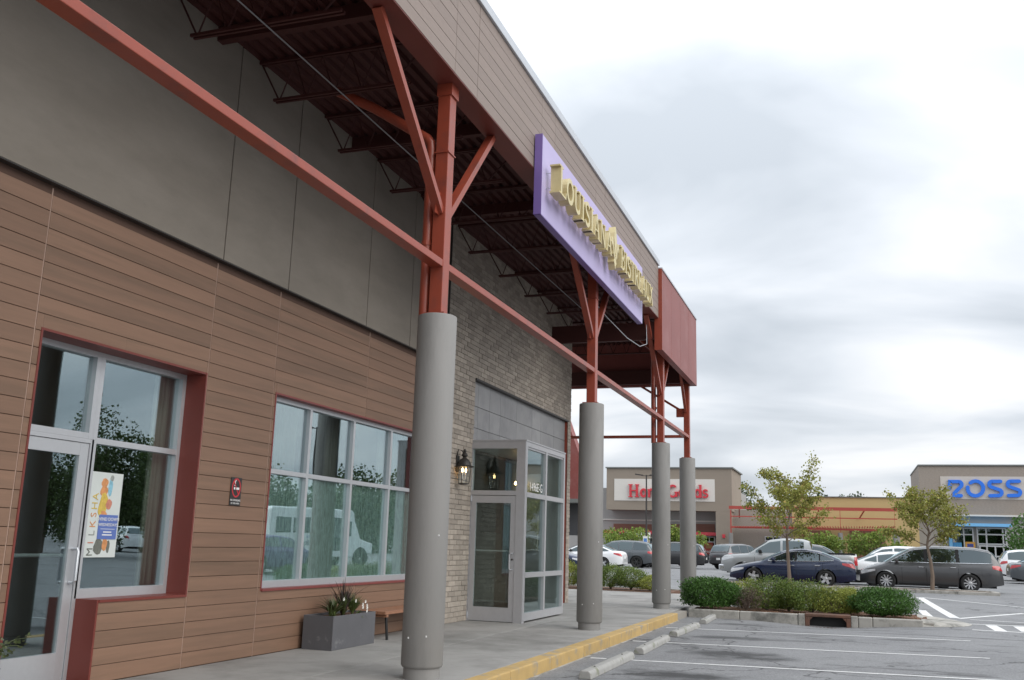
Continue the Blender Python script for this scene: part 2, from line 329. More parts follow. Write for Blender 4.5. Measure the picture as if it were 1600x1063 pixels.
# sidewalk: bed plus separate slabs, broken by real joints
sw = MB().box(-6.45, -3.73, -8, 29.6, -.35, -.012).box(-16, -6.35, 23.0, 29.6, -.35, -.012).build('sidewalk', mortar); struct(sw)
yj = [-8, -5.2, -2.4, .4, 3.2, 6.0, 8.8, 11.6, 14.4, 17.2, 20.0, 22.8, 26.2, 29.6]
for a, b in zip(yj[:-1], yj[1:]):
    piece('slab', side_c, sw, -6.5, -5.115, a+.004, b-.004, -.10, 0.0, .004); piece('slab', side_c, sw, -5.107, -3.722, a+.004, b-.004, -.10, 0.0, .004)
for a, b in ((22.8, 26.2), (26.2, 29.6)):
    for x0, x1 in ((-8.9, -6.508), (-11.4, -8.908)): piece('slab', side_c, sw, x0, x1, a+.004, b-.004, -.10, 0.0, .004)
# yellow kerb
kb = MB().box(-3.71, -3.54, -8, 22.2, -.4, -.02).build('kerb', mortar); struct(kb)
ky = np.arange(-8, 22.3, 1.52)
for a, b in zip(ky[:-1], ky[1:]): piece('kerb_stone', yell, kb, -3.716, -3.52, a+.003, b-.003, -.36, .004, .014)
gut = MB()
for a, b in zip(ky[:-1], ky[1:]):
    gut.box(-3.519, -3.485 - .012*random.random(), a, b, -.2, zA(-3.5, a)+.006)
struct(gut.build('gutter_edge', kerbm))

# painted stall lines (4 mm above the asphalt)
def line_on_ground(name, p, q, w, m=paintl, dz=.004):
    p = np.array(p[:2], float); q = np.array(q[:2], float); d = q-p; Ln = np.linalg.norm(d); n_ = max(2, int(Ln/.5)+1); t = d/Ln; nn = np.array([-t[1], t[0]])*w/2
    b = MB()
    for i in range(n_):
        c = p+d*i/(n_-1)
        for s in (1, -1):
            r = c+nn*s; b.v.append((r[0], r[1], zA(r[0], r[1])+dz))
    b.f = [(2*i, 2*i+1, 2*i+3, 2*i+2) for i in range(n_-1)]
    return struct(b.build(name, m))
for y0, x1 in ((10.55, 1.7), (13.25, 1.75), (15.95, 1.8), (18.95, 1.85)):
    a = 0.0; line_on_ground('parking_line', (-3.15, y0), (x1, y0+.06), .085)
    line_on_ground('parking_line', (-3.42, y0), (-3.2, y0), .10)
def pixline(p, q, w): a = gp(*p); b = gp(*q); line_on_ground('parking_line', a, b, w)
pixline((1437, 934), (1492, 966), .22); pixline((1498, 967), (1600, 959), .14); pixline((1423, 953), (1440, 953.5), .1); pixline((1440, 954), (1455, 967), .2)
pixline((1495, 974.5), (1600, 979), .13); pixline((1519, 984.5), (1600, 989), .13); pixline((1548, 977.5), (1565, 987), .22); pixline((1592, 979.5), (1606, 988), .22)
pixline((1442, 934), (1600, 949.5), .12); pixline((1515, 968.5), (1600, 973.5), .1)

# wheel stops
def wheel_stop(y0, y1, label, rz=0.0):
    cx, cy = -2.93, (y0+y1)/2; zg = zA(cx, cy); t = thing('wheel_stop', label, 'wheel stop', (cx, cy, zg), rz, 'concrete wheel stops along the stalls')
    h = (y1-y0)/2; b = MB(); P = [(-.078, 0), (.078, 0), (.07, .065), (.045, .095), (-.045, .095), (-.07, .065)]
    b.prism(P, lambda u, v, d: (u, d, v), -h, h); o = b.build('block', stopm, t, world=False)
    bv = o.modifiers.new('b', 'BEVEL'); bv.width = .012; bv.segments = 2
    for s in (-.62, .62):
        MB().lathe([(.012, .08), (.012, .101), (.004, .103)], (0, s*h, 0), 8).build('anchor_pin', darkm, t, world=False)
wheel_stop(20.25, 22.0, 'pale concrete wheel stop nearest the planted island', .02)
wheel_stop(17.05, 19.35, 'concrete wheel stop second from the planted island', -.02)
wheel_stop(14.0, 16.3, 'mossy concrete wheel stop third from the planted island', .015)
wheel_stop(11.1, 13.45, 'nearest mossy concrete wheel stop, cut by the bottom edge', .0)

# ================================================================== RESTAURANT BUILDING
BLD = thing('restaurant_building', 'restaurant building with brown wood cladding, grey concrete upper wall and brick end', 'building', (-11, 8, 0))
WX = -6.5
# door/window opening 1 and window opening 2 in the cladding plane (y, z)
OP = [(6.29, 7.31, -1, 3.03), (7.31, 8.56, .725, 3.03), (9.92, 14.3, .735, 3.03)]
def cells(y0, y1, z0, z1, g=0):  # rectangle minus openings
    out = [(y0, y1, z0, z1)]
    for a, b, c, d in OP:
        a -= g; b += g; c -= g; d += g; nxt = []
        for (p, q, r, s) in out:
            if q <= a or p >= b or s <= c or r >= d: nxt.append((p, q, r, s)); continue
            if p < a: nxt.append((p, a, r, s))
            if q > b: nxt.append((b, q, r, s))
            pp, qq = max(p, a), min(q, b)
            if r < c: nxt.append((pp, qq, r, c))
            if s > d: nxt.append((pp, qq, d, s))
        out = nxt
    return out
back = MB()
for c in cells(-8, 14.88, -.3, 4.30, .03): back.box(WX-.18, WX-.011, c[0], c[1], c[2], c[3])
CL = back.build('cladding', boardgap, BLD)
JY = [-8, -5.6, -3.2, -.8, 1.5, 3.8, 6.21, 8.59, 9.86, 12.22, 14.88]
JZ = [.004+i*.1505 for i in range(29)]
for i, (a, b) in enumerate(zip(JY[:-1], JY[1:])):
    for z in JZ[:-1]:
        z1 = min(z+.1505, 4.29)
        if z1-z < .03: continue
        for c in cells(a+.006, b-.006, z+.0026, z1-.0026):
            if c[1]-c[0] < .02 or c[3]-c[2] < .012: continue
            piece('board', board, CL, WX-.020, WX+random.uniform(-.0012, .0012), c[0], c[1], c[2], c[3], .0025)
for y in JY[1:-1]:
    for c in cells(y-.0055, y+.0055, .0, 4.28): MB().box(WX-.021, WX-.0045, c[0], c[1], c[2], c[3]).build('joint_strip', jointm, BLD)
# concrete upper wall, overhanging the cladding
CJ = [-8, -4.5, -1.0, 2.6, 5.2, 8.58, 9.90, 11.95, 13.4, 14.86]
MB().box(-6.75, -6.46, -8, 14.86, 4.302, 7.3).build('upper_wall_backing', boardgap, BLD)
for a, b in zip(CJ[:-1], CJ[1:]): piece('concrete_panel', concw, BLD, -6.459, -6.43, a+.009, b-.009, 4.312, 7.0, .006)
MB().box(-6.5, -6.432, -8, 14.86, 4.299, 4.310).build('drip_flashing', darkm, BLD)
# building mass: roof, rear and end walls
MB().box(-18, -6.47, -8, 22.6, 7.05, 7.45).build('roof', concw, BLD)
MB().box(-18, -17.7, -8, 22.6, -.3, 7.04).build('rear_wall', concw, BLD)
MB().box(-17.69, -6.75, -8, -7.7, -.3, 7.04).build('end_wall', concw, BLD)
# interior
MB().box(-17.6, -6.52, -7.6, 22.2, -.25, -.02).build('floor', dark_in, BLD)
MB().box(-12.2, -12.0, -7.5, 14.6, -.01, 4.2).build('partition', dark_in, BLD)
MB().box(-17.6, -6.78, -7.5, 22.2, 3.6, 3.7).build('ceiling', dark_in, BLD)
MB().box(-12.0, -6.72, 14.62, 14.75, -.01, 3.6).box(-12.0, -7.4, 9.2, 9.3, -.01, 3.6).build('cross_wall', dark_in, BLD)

# ---- window units
def framed(name, parent, X, y0, y1, z0, z1, vs, hs, fw=.055, depth=.09, m=alum, gm=pane, skip=(), bottom=None):
    b = MB(); X0, X1 = X-depth, X; bt = bottom or fw
    b.box(X0, X1, y0, y0+fw, z0, z1); b.box(X0, X1, y1-fw, y1, z0, z1)
    b.box(X0, X1-.001, y0+fw, y1-fw, z1-fw, z1); b.box(X0, X1-.001, y0+fw, y1-fw, z0, z0+bt)
    for v in vs: b.box(X0, X1-.002, v-fw/2, v+fw/2, z0+bt, z1-fw)
    for h in hs: b.box(X0, X1-.004, y0+fw, y1-fw, h-fw/2, h+fw/2)
    o = b.build(name, m, parent)
    ye = [y0+fw/2]+list(vs)+[y1-fw/2]; ze = [z0+bt/2]+list(hs)+[z1-fw/2]
    for i in range(len(ye)-1):
        for j in range(len(ze)-1):
            if (i, j) in skip: continue
            MB().box(X-.058, X-.050, ye[i]+fw*.45, ye[i+1]-fw*.45, ze[j]+fw*.45, ze[j+1]-fw*.45).build('pane', gm, o)
    return o
RX = -6.74
rv = MB()
rv.box(RX-.08, WX+.006, 8.553, 8.575, .71, 3.045); rv.box(RX-.08, WX+.006, 6.275, 6.297, -.01, 3.045)
rv.box(RX-.08, WX+.004, 6.297, 8.553, 3.023, 3.045); rv.box(RX-.08, WX+.012, 7.325, 8.553, .708, .733); rv.box(RX-.08, WX+.004, 7.303, 7.325, -.01, .7335)
rv.build('red_reveal', mat('red_reveal_paint', (.16, .032, .023), .45, .1, 3), BLD)
W1 = framed('corner_window', BLD, RX, 7.28, 8.552, .734, 3.022, [], [2.185], bottom=.085)
W1b = framed('transom_window', BLD, RX, 6.298, 7.279, 2.19, 3.022, [], [])
# aluminium door
D = MB(); D.box(RX-.08, RX, 6.298, 6.335, -.005, 2.189); D.box(RX-.08, RX, 7.262, 7.302, -.005, 2.189); D.box(RX-.08, RX-.001, 6.335, 7.262, 2.15, 2.189)
D.build('door_frame', alum, BLD)
D = MB(); dx0, dx1 = RX-.062, RX-.012
D.box(dx0, dx1, 6.34, 6.445, .012, 2.145); D.box(dx0, dx1, 7.152, 7.257, .012, 2.145); D.box(dx0, dx1-.001, 6.445, 7.152, 2.03, 2.145); D.box(dx0, dx1-.001, 6.445, 7.152, .012, .27)
DO = D.build('door', alum, BLD)
MB().box(RX-.040, RX-.032, 6.44, 7.157, .265, 2.035).build('pane', pane, DO)
MB().tube([(RX-.01, 7.20, 1.18), (RX+.05, 7.20, 1.18), (RX+.06, 7.20, 1.16), (RX+.06, 7.20, .90), (RX+.05, 7.20, .88), (RX-.01, 7.20, .88)], .016, 10).build('handle', silver, DO, True)
MB().tube([(RX-.07, 6.46, 1.12), (RX-.075, 7.15, 1.12)], .018, 10).build('push_bar', silver, DO, True)
# window 2
rv = MB(); R2 = -6.60
rv.box(R2-.08, WX+.006, 9.905, 9.927, .72, 3.045); rv.box(R2-.08, WX+.004, 9.927, 14.293, 3.023, 3.045); rv.box(R2-.08, WX+.02, 9.927, 14.293, .715, .741); rv.box(R2-.08, WX+.006, 14.293, 14.315, .72, 3.045)
rv.build('red_reveal', mat('red_reveal_dark', (.20, .045, .04), .5, .1), BLD)
W2 = framed('storefront_window', BLD, R2, 9.928, 14.292, .742, 3.022, [10.93, 12.11, 13.30], [2.115], bottom=.08)
# etched reed-pattern film on the inside of the lower panes
def reed():
    m = bpy.data.materials.new('reed_film'); m.use_nodes = True; t = m.node_tree; lk = t.links.new; b = t.nodes['Principled BSDF']; out = t.nodes['Material Output']
    b.inputs['Base Color'].default_value = (.52, .63, .60, 1); b.inputs['Roughness'].default_value = .7
    tr = nd(t, 'ShaderNodeBsdfTransparent'); g = nd(t, 'ShaderNodeNewGeometry'); mp = nd(t, 'ShaderNodeMapping'); mp.inputs['Scale'].default_value = (1, 26, 3.2); lk(g.outputs['Position'], mp.inputs[0])
    n = nd(t, 'ShaderNodeTexNoise'); n.inputs['Scale'].default_value = 1.5; n.inputs['Detail'].default_value = 3; n.inputs['Distortion'].default_value = 1.6; lk(mp.outputs[0], n.inputs['Vector'])
    r = nd(t, 'ShaderNodeMapRange'); lk(n.outputs['Fac'], r.inputs[0]); r.inputs[1].default_value = .42; r.inputs[2].default_value = .54; r.inputs[3].default_value = .50; r.inputs[4].default_value = .95
    ms = nd(t, 'ShaderNodeMixShader'); lk(r.outputs[0], ms.inputs[0]); lk(tr.outputs[0], ms.inputs[1]); lk(b.outputs[0], ms.inputs[2]); lk(ms.outputs[0], out.inputs[0]); return m
FILM = reed()
for a, b in ((9.98, 10.90), (10.96, 12.08), (12.14, 13.27), (13.33, 14.24)):
    MB().box(R2-.066, R2-.064, a, b, .82, 2.08).build('reed_film', FILM, W2)
# drapes inside
def drape(x, y0, y1, z0, z1, m, parent, n=40, amp=.03):
    b = MB(); pts = []
    for i in range(n+1):
        y = y0+(y1-y0)*i/n; pts.append((x+amp*math.sin(i*1.25)+amp*.4*math.sin(i*.5), y))
    for (a, c) in pts: b.v += [(a, c, z0), (a, c, z1)]
    b.f = [(2*i, 2*i+1, 2*i+3, 2*i+2) for i in range(n)]
    o = b.build('drape', m, parent, True, sharp=0); s = o.modifiers.new('s', 'SOLIDIFY'); s.thickness = .004; return o
drapem = mat('drape_fabric', (.36, .34, .30), .9, .1, 5); draped = mat('drape_dark', (.20, .19, .17), .9, .1, 5)
drape(-6.93, 8.28, 8.72, .3, 3.1, drapem, BLD); drape(-6.95, 10.62, 11.15, .3, 3.1, draped, BLD); drape(-6.95, 11.9, 12.25, .3, 3.1, draped, BLD); drape(-6.95, 13.5, 14.4, .3, 3.1, draped, BLD)
def bulb(x, y, z, label):
    t = thing('pendant_lamp', label, 'lamp', (x, y, z), group='warm bulbs hanging inside the restaurant')
    MB().lathe([(.001, -.06), (.03, -.045), (.042, 0), (.032, .035), (.014, .055)], (0, 0, 0), 10).build('bulb', warm, t, True, world=False)
    MB().tube([(0, 0, .055), (0, 0, 3.6-z)], .006, 6).build('cord', darkm, t, world=False)
bulb(-8.2, 7.62, 3.22, 'bare warm bulb shining in the top left transom'); bulb(-8.6, 9.78, 2.36, 'bare warm bulb seen in the corner window')
bulb(-9.6, 8.0, 2.05, 'small warm bulb seen deep inside through the glass door')

# brick end of the front
BX = -6.42; BY0, BY1 = 14.9, 22.7
OPB = (16.25, 22.45, -1, 4.27)
bw = MB().box(-6.75, BX-.012, BY0, OPB[0], -.3, 7.0).box(-6.75, BX-.012, OPB[0], BY1-.012, OPB[3], 7.0).box(-6.75, BX-.012, OPB[1], BY1-.012, -.3, OPB[3]).box(-17.6, -6.75, 22.35, BY1-.012, -.3, 7.04)
BW = bw.build('brick_wall', mortar, BLD)
pit, bl = .0855, .295; cand = []
for r in range(int(7.0/pit)):
    z = r*pit; off = (r % 2)*bl/2; y = BY0-off
    while y < BY1-.03:
        a, b = max(y+.005, BY0+.004), min(y+bl-.005, BY1); y += bl
        if b-a < .03: continue
        if z+pit <= OPB[3]+.02:                     # beside the recess
            if a >= OPB[0] and b <= OPB[1]: continue
            if a < OPB[0] < b: b = OPB[0]
            if a < OPB[1] < b: a = OPB[1]
            if b-a < .03: continue
        cand.append((a, b, z+.005, z+pit-.005))
def vis(c):
    y, z = (c[0]+c[1])/2, (c[2]+c[3])/2; d = math.hypot(y, z-1.35); return d
cand.sort(key=vis); far_b = MB()
for i, c in enumerate(cand):
    dx = random.uniform(-.004, .004)
    if i < 300: piece('brick', brickm, BW, BX-.05, BX+dx, round(c[0], 3), round(c[1], 3), c[2], c[3], .004).location.x += 0
    else: far_b.box(BX-.05, BX+dx, *c)
for r in range(int(7.0/pit)):                       # return round the far corner
    z = r*pit; off = (r % 2)*bl/2; x = BX-.055-off*.5
    while x > -8.0: far_b.box(x, x-bl+.01, BY1-.05, BY1+random.uniform(-.004, .004), z+.005, z+pit-.005); x -= bl
far_b.build('brick_field', bricki, BW, kind='stuff')
MB().box(-6.78, BX+.004, 14.862, 14.898, 4.0, 7.0).build('corner_trim', darkm, BLD)
# stone slab recess above the entrance
SX = -6.50
MB().box(-6.74, SX-.03, 16.25, 22.45, 3.0, 4.27).build('slab_backing', boardgap, BLD)
for zi, (z0, z1) in enumerate(((3.02, 3.40), (3.40, 3.80), (3.80, 4.26))):
    y = 16.26
    for k, w in enumerate([.35, .62, .60, 1.0, 1.05, .62, 1.02, .92]):
        e_ = min(y+w, 22.44); piece('stone_slab', stone, BLD, SX-.03, SX, y+.003, e_-.003, z0+.004, z1-.004, .002); y += w
MB().box(-6.6, BX+.02, 16.25, 22.45, 4.255, 4.29).build('lintel', darkm, BLD)
MB().box(-6.55, -6.44, 22.435, 22.46, .0, 4.255).build('red_edge', red, BLD)
# glazed storefront of the lobby, beside and behind the vestibule
framed('lobby_window', BLD, -6.52, 18.75, 22.45, .02, 3.0, [19.98, 21.2], [2.15], fw=.06, m=alumd)
MB().box(-12, -6.8, 16.0, 16.1, 0, 3.6).build('lobby_wall', inwall, BLD); MB().box(-12, -6.51, 16.1, 22.2, -.019, -.002).build('lobby_floor', side_c, BLD)
MB().box(-12.1, -12, 16.0, 22.2, 0, 3.6).build('lobby_rear', inwall, BLD)

# ================================================================== ENTRANCE VESTIBULE
VS = thing('entrance_vestibule', 'grey aluminium glazed entrance vestibule projecting from the brick wall', 'vestibule', (-5.95, 17.45, 0))
vy0, vy1, vx = 16.2, 18.72, -5.40
# side facing +X: 2 x 3 panes
vs_ = framed('side_glazing', VS, vx, vy0+.02, vy1, .03, 3.12, [17.47], [.80, 2.19], fw=.085, depth=.11, m=alumd, gm=panel_, bottom=.13)
# front facing -Y: post, transom, frame
b = MB(); b.box(-6.50, -6.41, vy0, vy0+.12, .0, 3.12); b.box(-5.565, vx-.004, vy0, vy0+.13, .0, 3.12)
b.box(-6.41, -5.565, vy0+.001, vy0+.12, 2.99, 3.12); b.box(-6.41, -5.565, vy0+.001, vy0+.12, 2.165, 2.245)
b.box(-6.51, vx+.012, vy0-.008, vy1+.01, 3.121, 3.145); b.box(-6.49, vx-.02, vy0+.13, vy1-.1, 3.0, 3.118)
b.box(-6.49, -5.5, vy1-.1, vy1-.001, .03, 3.1)
b.build('front_frame', alumd, VS)
MB().box(-6.42, -5.555, vy0+.05, vy0+.058, 2.24, 2.995).build('pane', panel_, VS)
d = MB(); y0, y1 = vy0+.012, vy0+.062
d.box(-6.405, -6.315, y0, y1, .012, 2.155); d.box(-5.66, -5.57, y0, y1, .012, 2.155); d.box(-6.315, -5.66, y0+.001, y1, 2.03, 2.155); d.box(-6.315, -5.66, y0+.001, y1, .012, .245)
VD = d.build('door', alumd, VS)
MB().box(-6.32, -5.655, y0+.02, y0+.028, .24, 2.035).build('pane', panel_, VD)
MB().tube([(-5.61, y0+.01, 1.16), (-5.61, y0-.05, 1.16), (-5.64, y0-.06, 1.15), (-5.64, y0-.06, .90), (-5.61, y0-.05, .89), (-5.61, y0+.01, .89)], .011, 10).build('handle', silver, VD, True)
MB().lathe([(.016, 0), (.016, -.012)], (-5.61, y0, 1.06), 12, 'y').build('lock', darkm, VD)
MB().tube([(-6.33, y1+.03, 1.2), (-5.66, y1+.03, 1.2)], .014, 8).build('push_bar', silver, VD, True)
MB().box(-6.315, -5.66, y1+.0, y1+.008, .245, .33).build('kick_strip', darkm, VD)
MB().box(-6.24, -5.86, y1+.006, y1+.010, 1.50, 2.02).build('door_notice', mat('dark_notice', (.045, .04, .038), .6, .5, 14), VD)
for z in (.1, 2.1): MB().tube([(-6.408, y0-.012, z-.05), (-6.408, y0-.012, z+.05)], .014, 8).build('hinge', silver, VD, True)
text_obj('street_number', '1496E-G', .22, pwhite, vs_, (vx-.045, 16.98, 2.34), FACE_X)
MB().box(-6.30, -5.9, 18.55, 18.6, 1.2, 1.9).build('wall_panel', inwall, VS)
# plant and lights seen inside the vestibule
lp = thing('wall_lamp', 'twin bulb lamp glowing inside the vestibule', 'lamp', (-6.25, 18.3, 2.5))
for s in (-.05, .05): MB().lathe([(.001, -.03), (.02, -.02), (.024, .01), (.008, .045)], (s, 0, 0), 10).build('bulb', warm, lp, True, world=False)
MB().box(-.07, .07, .02, .05, -.06, -.04).box(-.02, .02, -.01, .2, -.09, -.055).build('bracket', darkm, lp, world=False)

# wall lantern
LN = thing('wall_lantern', 'black carriage lantern with two lit bulbs on the brick wall beside the vestibule', 'lantern', (-6.28, 15.5, 2.30))
MB().lathe([(.09, .02), (.10, .06), (.125, .30), (.12, .31)], (0, 0, 0), 8).build('glass_shade', glass('lantern_glass', (.9, .9, .88), .05, r1=.6), LN, False, world=False)
b = MB()
for k in range(8):
    a = 2*math.pi*(k+.0)/8; c, s = math.cos(a), math.sin(a); b.tube([(.092*c, .092*s, .02), (.102*c, .102*s, .06), (.127*c, .127*s, .30)], .0045, 5)
b.build('cage', darkm, LN, world=False)
MB().lathe([(.05, 0), (.095, .012), (.095, .024), (.03, .028)], (0, 0, 0), 16).build('base_cup', darkm, LN, True, world=False)
MB().lathe([(.165, .30), (.17, .315), (.12, .33), (.105, .38), (.075, .43), (.045, .45), (.03, .47), (.055, .50), (.045, .53), (.02, .55), (.03, .575), (.02, .60), (.004, .615)], (0, 0, 0), 16).build('cap', darkm, LN, True, world=False)
MB().tube([(-.12, 0, .36), (-.13, -.02, .52), (-.10, -.05, .60), (-.04, -.03, .58), (0, 0, .50)], .010, 8).build('scroll_arm', darkm, LN, True, world=False)
MB().box(-.145, -.115, -.06, .06, .22, .50, .008).build('wall_plate', darkm, LN, world=False)
for s in (-.035, .035):
    MB().lathe([(.010, .10), (.012, .20), (.016, .21)], (s*.5, s, 0), 8).build('candle', pwhite, LN, world=False)
    MB().lathe([(.008, .21), (.018, .235), (.014, .265), (.002, .29)], (s*.5, s, 0), 8).build('bulb', warm, LN, True, world=False)

# ================================================================== CANOPY
CP = thing('canopy', 'long red steel canopy with fibre board fascia over the sidewalk', 'canopy', (-5.2, 14, 6.3))
FX = -3.92; ZB, ZT = 6.385, 7.62
MB().box(-4.05, FX-.022, -2, 20.95, ZB+.01, ZT-.02).build('fascia', boardgap, CP)
FA = CP.children[-1]
FJ = [-2, .4, 1.05, 3.45, 4.1, 6.5, 8.96, 9.63, 12.1, 12.75, 15.2, 15.85, 18.3, 18.95, 20.93]
nr = 8; ph = (ZT-.03-ZB)/nr
for a, b_ in zip(FJ[:-1], FJ[1:]):
    for r in range(nr): piece('board', fboard, FA, FX-.02, FX+random.uniform(-.001, .001), a+.004, b_-.004, ZB+r*ph+.003, ZB+(r+1)*ph-.003, .002)
MB().box(-4.30, FX+.035, -2, 20.93, ZT-.03, ZT+.10, .008).build('coping', silver, CP)
# red soffit beam carrying the fascia
MB().box(-4.19, FX-.004, -2, 20.95, ZB-.012, ZB).box(-4.20, -4.185, -2, 20.95, ZB-.01, ZB+.36).box(-4.30, -4.20, -2, 26.1, ZB+.345, ZB+.36).build('edge_beam', mat('red_shaded', (.15, .032, .024), .5, .12, 2), CP)  # same red paint as the posts, darkened to put the underside's shade into the colour
# corrugated deck (ribs run along the front)
b = MB(); zD = 6.87; X = -6.46; k = 0; prof = []
while X < -4.18:
    prof += [(X, zD+.0), (X+.055, zD), (X+.075, zD+.05), (X+.13, zD+.05), (X+.15, zD)]; X += .15
for (x, z) in prof: b.v += [(x, -2, z), (x, 26.0, z)]
b.f = [(2*i, 2*i+1, 2*i+3, 2*i+2) for i in range(len(prof)-1)]; b.box(-6.46, -3.98, -2, 26.0, zD+.055, zD+.12)
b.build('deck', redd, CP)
MB().box(-9.2, -6.475, 22.75, 26.0, zD, zD+.12).build('side_deck', redd, CP)
# open web joists
jy = [-.95, .6, 2.2, 3.8, 5.85, 7.42, 8.95, 10.48, 12.02, 13.57, 15.14, 16.71, 18.27, 19.82, 21.4, 23.0, 24.6]
for i, y in enumerate(jy):
    b = MB(); zt, zb = 6.845, 6.34; xw = -6.44 if y < 22.6 else -9.0
    for s in (-.028, .028): b.obox((xw, y+s, zt), (-4.20, y+s, zt), .035, .035); b.obox((xw+.24, y+s, zb), (-4.45, y+s, zb), .028, .03)
    n_ = int((-4.45-(xw+.24))/.36); x = xw+.30
    b.tube([(xw+.03, y, zt-.02), (xw+.30, y, zb)], .011, 5)
    for q in range(n_): b.tube([(x, y, zb), (x+.18, y, zt-.02), (x+.36, y, zb)], .010, 5); x += .36
    b.tube([(x, y, zb), (-4.22, y, zt-.02)], .011, 5)
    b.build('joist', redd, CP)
# deeper girders between some joists
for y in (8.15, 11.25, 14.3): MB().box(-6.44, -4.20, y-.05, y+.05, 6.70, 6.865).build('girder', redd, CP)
MB().tube([(-5.30, -2, 6.31), (-5.30, 21.0, 6.31)], .008, 8).build('conduit', mat('dull_conduit', (.22, .22, .23), .5, .1), CP, True)
MB().tube([(-4.9, 18.5, 6.35), (-4.6, 18.9, 5.95), (-4.3, 19.4, 5.62), (-4.15, 20.0, 5.55), (-4.1, 20.5, 5.7), (-4.15, 20.7, 6.3)], .008, 6).build('loose_cable', silver, CP, True)
# red sheet-metal end box
RBX = -3.85
b = MB().box(-4.0, RBX, 20.95, 26.15, 5.67, 7.52).box(-9.4, -4.0, 26.03, 26.15, 5.67, 7.3)
b.build('end_fascia', redp, CP)
for y in (22.2, 23.5, 24.8): MB().box(RBX, RBX+.0015, y-.002, y+.002, 5.70, 7.5).build('panel_seam', red, CP)
MB().box(-4.02, RBX+.02, 20.94, 26.17, 7.52, 7.56).build('end_coping', silver, CP)
MB().box(-4.01, RBX+.014, 20.925, 20.95, 5.65, 7.53).build('end_trim', red, CP)
MB().box(-9.4, -4.0, 20.95, 26.03, 6.99, 7.05).build('end_roof', redd, CP)
MB().box(-9.3, -4.0, 20.96, 21.06, 5.9, 6.3).build('end_girder', redd, CP); MB().box(-9.3, -4.0, 25.85, 26.0, 5.72, 6.1).build('end_girder', redd, CP)
# lower tie beam between the columns, and the return at the far end
MB().box(-4.19, -4.05, -2, 26.03, 4.235, 4.315, .006).build('tie_beam', red, CP)
MB().box(-9.2, -4.12, 25.97, 26.11, 4.25, 4.32).build('end_tie', red, CP)
for y in (19.0,):
    MB().lathe([(.10, 0), (.11, .02), (.11, .26), (.04, .30)], (-5.0, y, 5.95), 16).build('downlight', darkm, CP, True)
    MB().lathe([(.085, -.004), (.085, .0)], (-5.0, y, 5.95), 16).build('downlight_lens', mat('lens', (.6, .6, .58), .4), CP)
    MB().tube([(-5.0, y, 6.2), (-5.0, y, 6.85)], .012, 6).build('downlight_stem', darkm, CP)
# columns
CXC = -4.12; cyl = [9.24, 15.85, 22.25, 26.1]
lab = ['nearest thick grey column at the bottom of the picture carrying a red steel post', 'grey column right of the vestibule carrying a red steel post', 'third grey column standing behind the kerb with two red pipes on top', 'farthest and thinnest-looking grey column beside the big dark green shrub']
for i, y in enumerate(cyl):
    t = thing('canopy_column', lab[i], 'column', (CXC, y, 0), group='round grey columns under the canopy')
    R = .21
    MB().lathe([(R-.028, .0), (R-.028, .105), (R-.012, .115), (R, .135), (R, 3.69), (R-.006, 3.70), (R-.02, 3.705)], (0, 0, 0), 40).build('sleeve', concol, t, True, world=False)
    top = ZB-.012 if i < 3 else 5.72
    MB().box(-.13, .13, -.14, .14, 3.706, 3.722).build('base_plate', red, t, world=False)
    MB().box(-.075, .075, -.085, .085, 3.7, top, .006).build('steel_post', red, t, world=False)
    if i < 3: MB().box(-.088, .088, -.098, .098, 5.55, 5.562).box(-.088, .095, -.098, .098, top-.14, top-.001).build('cap_plate', red, t, world=False)
    if i < 3:
        for s in (-1, 1):
            z0, z1 = 4.86, top-.002; y1 = -1.75 if s < 0 else 1.42
            MB().obox((0, s*.085, z0), (0, y1, z1), .075, .10, (1, 0, 0)).build('brace', red, t, world=False)
            MB().box(-.006, .006, s*.085, s*.20, 4.82, 5.08).build('gusset', red, t, world=False)
            for zz in (4.88, 4.95, 5.02): MB().tube([(.004, s*.14, zz), (.022, s*.14, zz)], .012, 6).build('bolt', red, t, world=False)
    else:
        MB().obox((-.02, -.085, 4.95), (-.02, -.9, 5.9), .06, .07, (1, 0, 0)).build('brace', red, t, world=False)
        MB().obox((-.085, 0, 4.95), (-1.3, 0, 5.72), .06, .07, (0, 1, 0)).build('brace', red, t, world=False)
        MB().box(-.28, -.07, -.05, .05, 4.82, 5.05).build('gusset', red, t, world=False)
    if i in (0, 2):
        MB().tube([(-.155, -.02, 3.71), (-.155, -.02, 5.62), (-.165, -.02, 5.70), (-.21, -.02, 5.76), (-.9, -.02, 6.22), (-1.4, -.02, 6.5)] if i == 0 else [(-.165, -.02, 3.71), (-.165, -.02, 5.9), (-.6, -.02, 6.3)], .058, 14).build('drain_pipe', red, t, True, world=False)
        for z in (4.5, 5.3): MB().lathe([(.066, 0), (.066, .05)], (-.155, -.02, z), 14).build('pipe_collar', red, t, world=False)
    for (a, z) in ((-1.0, .42), (-1.9, .40), (-.6, 1.4)):
        p = (R*math.cos(a), R*math.sin(a), z); MB().box(p[0]-.006, p[0]+.006, p[1]-.006, p[1]+.006, z-.008, z+.008).build('bolt_patch', pwhite, t, world=False)

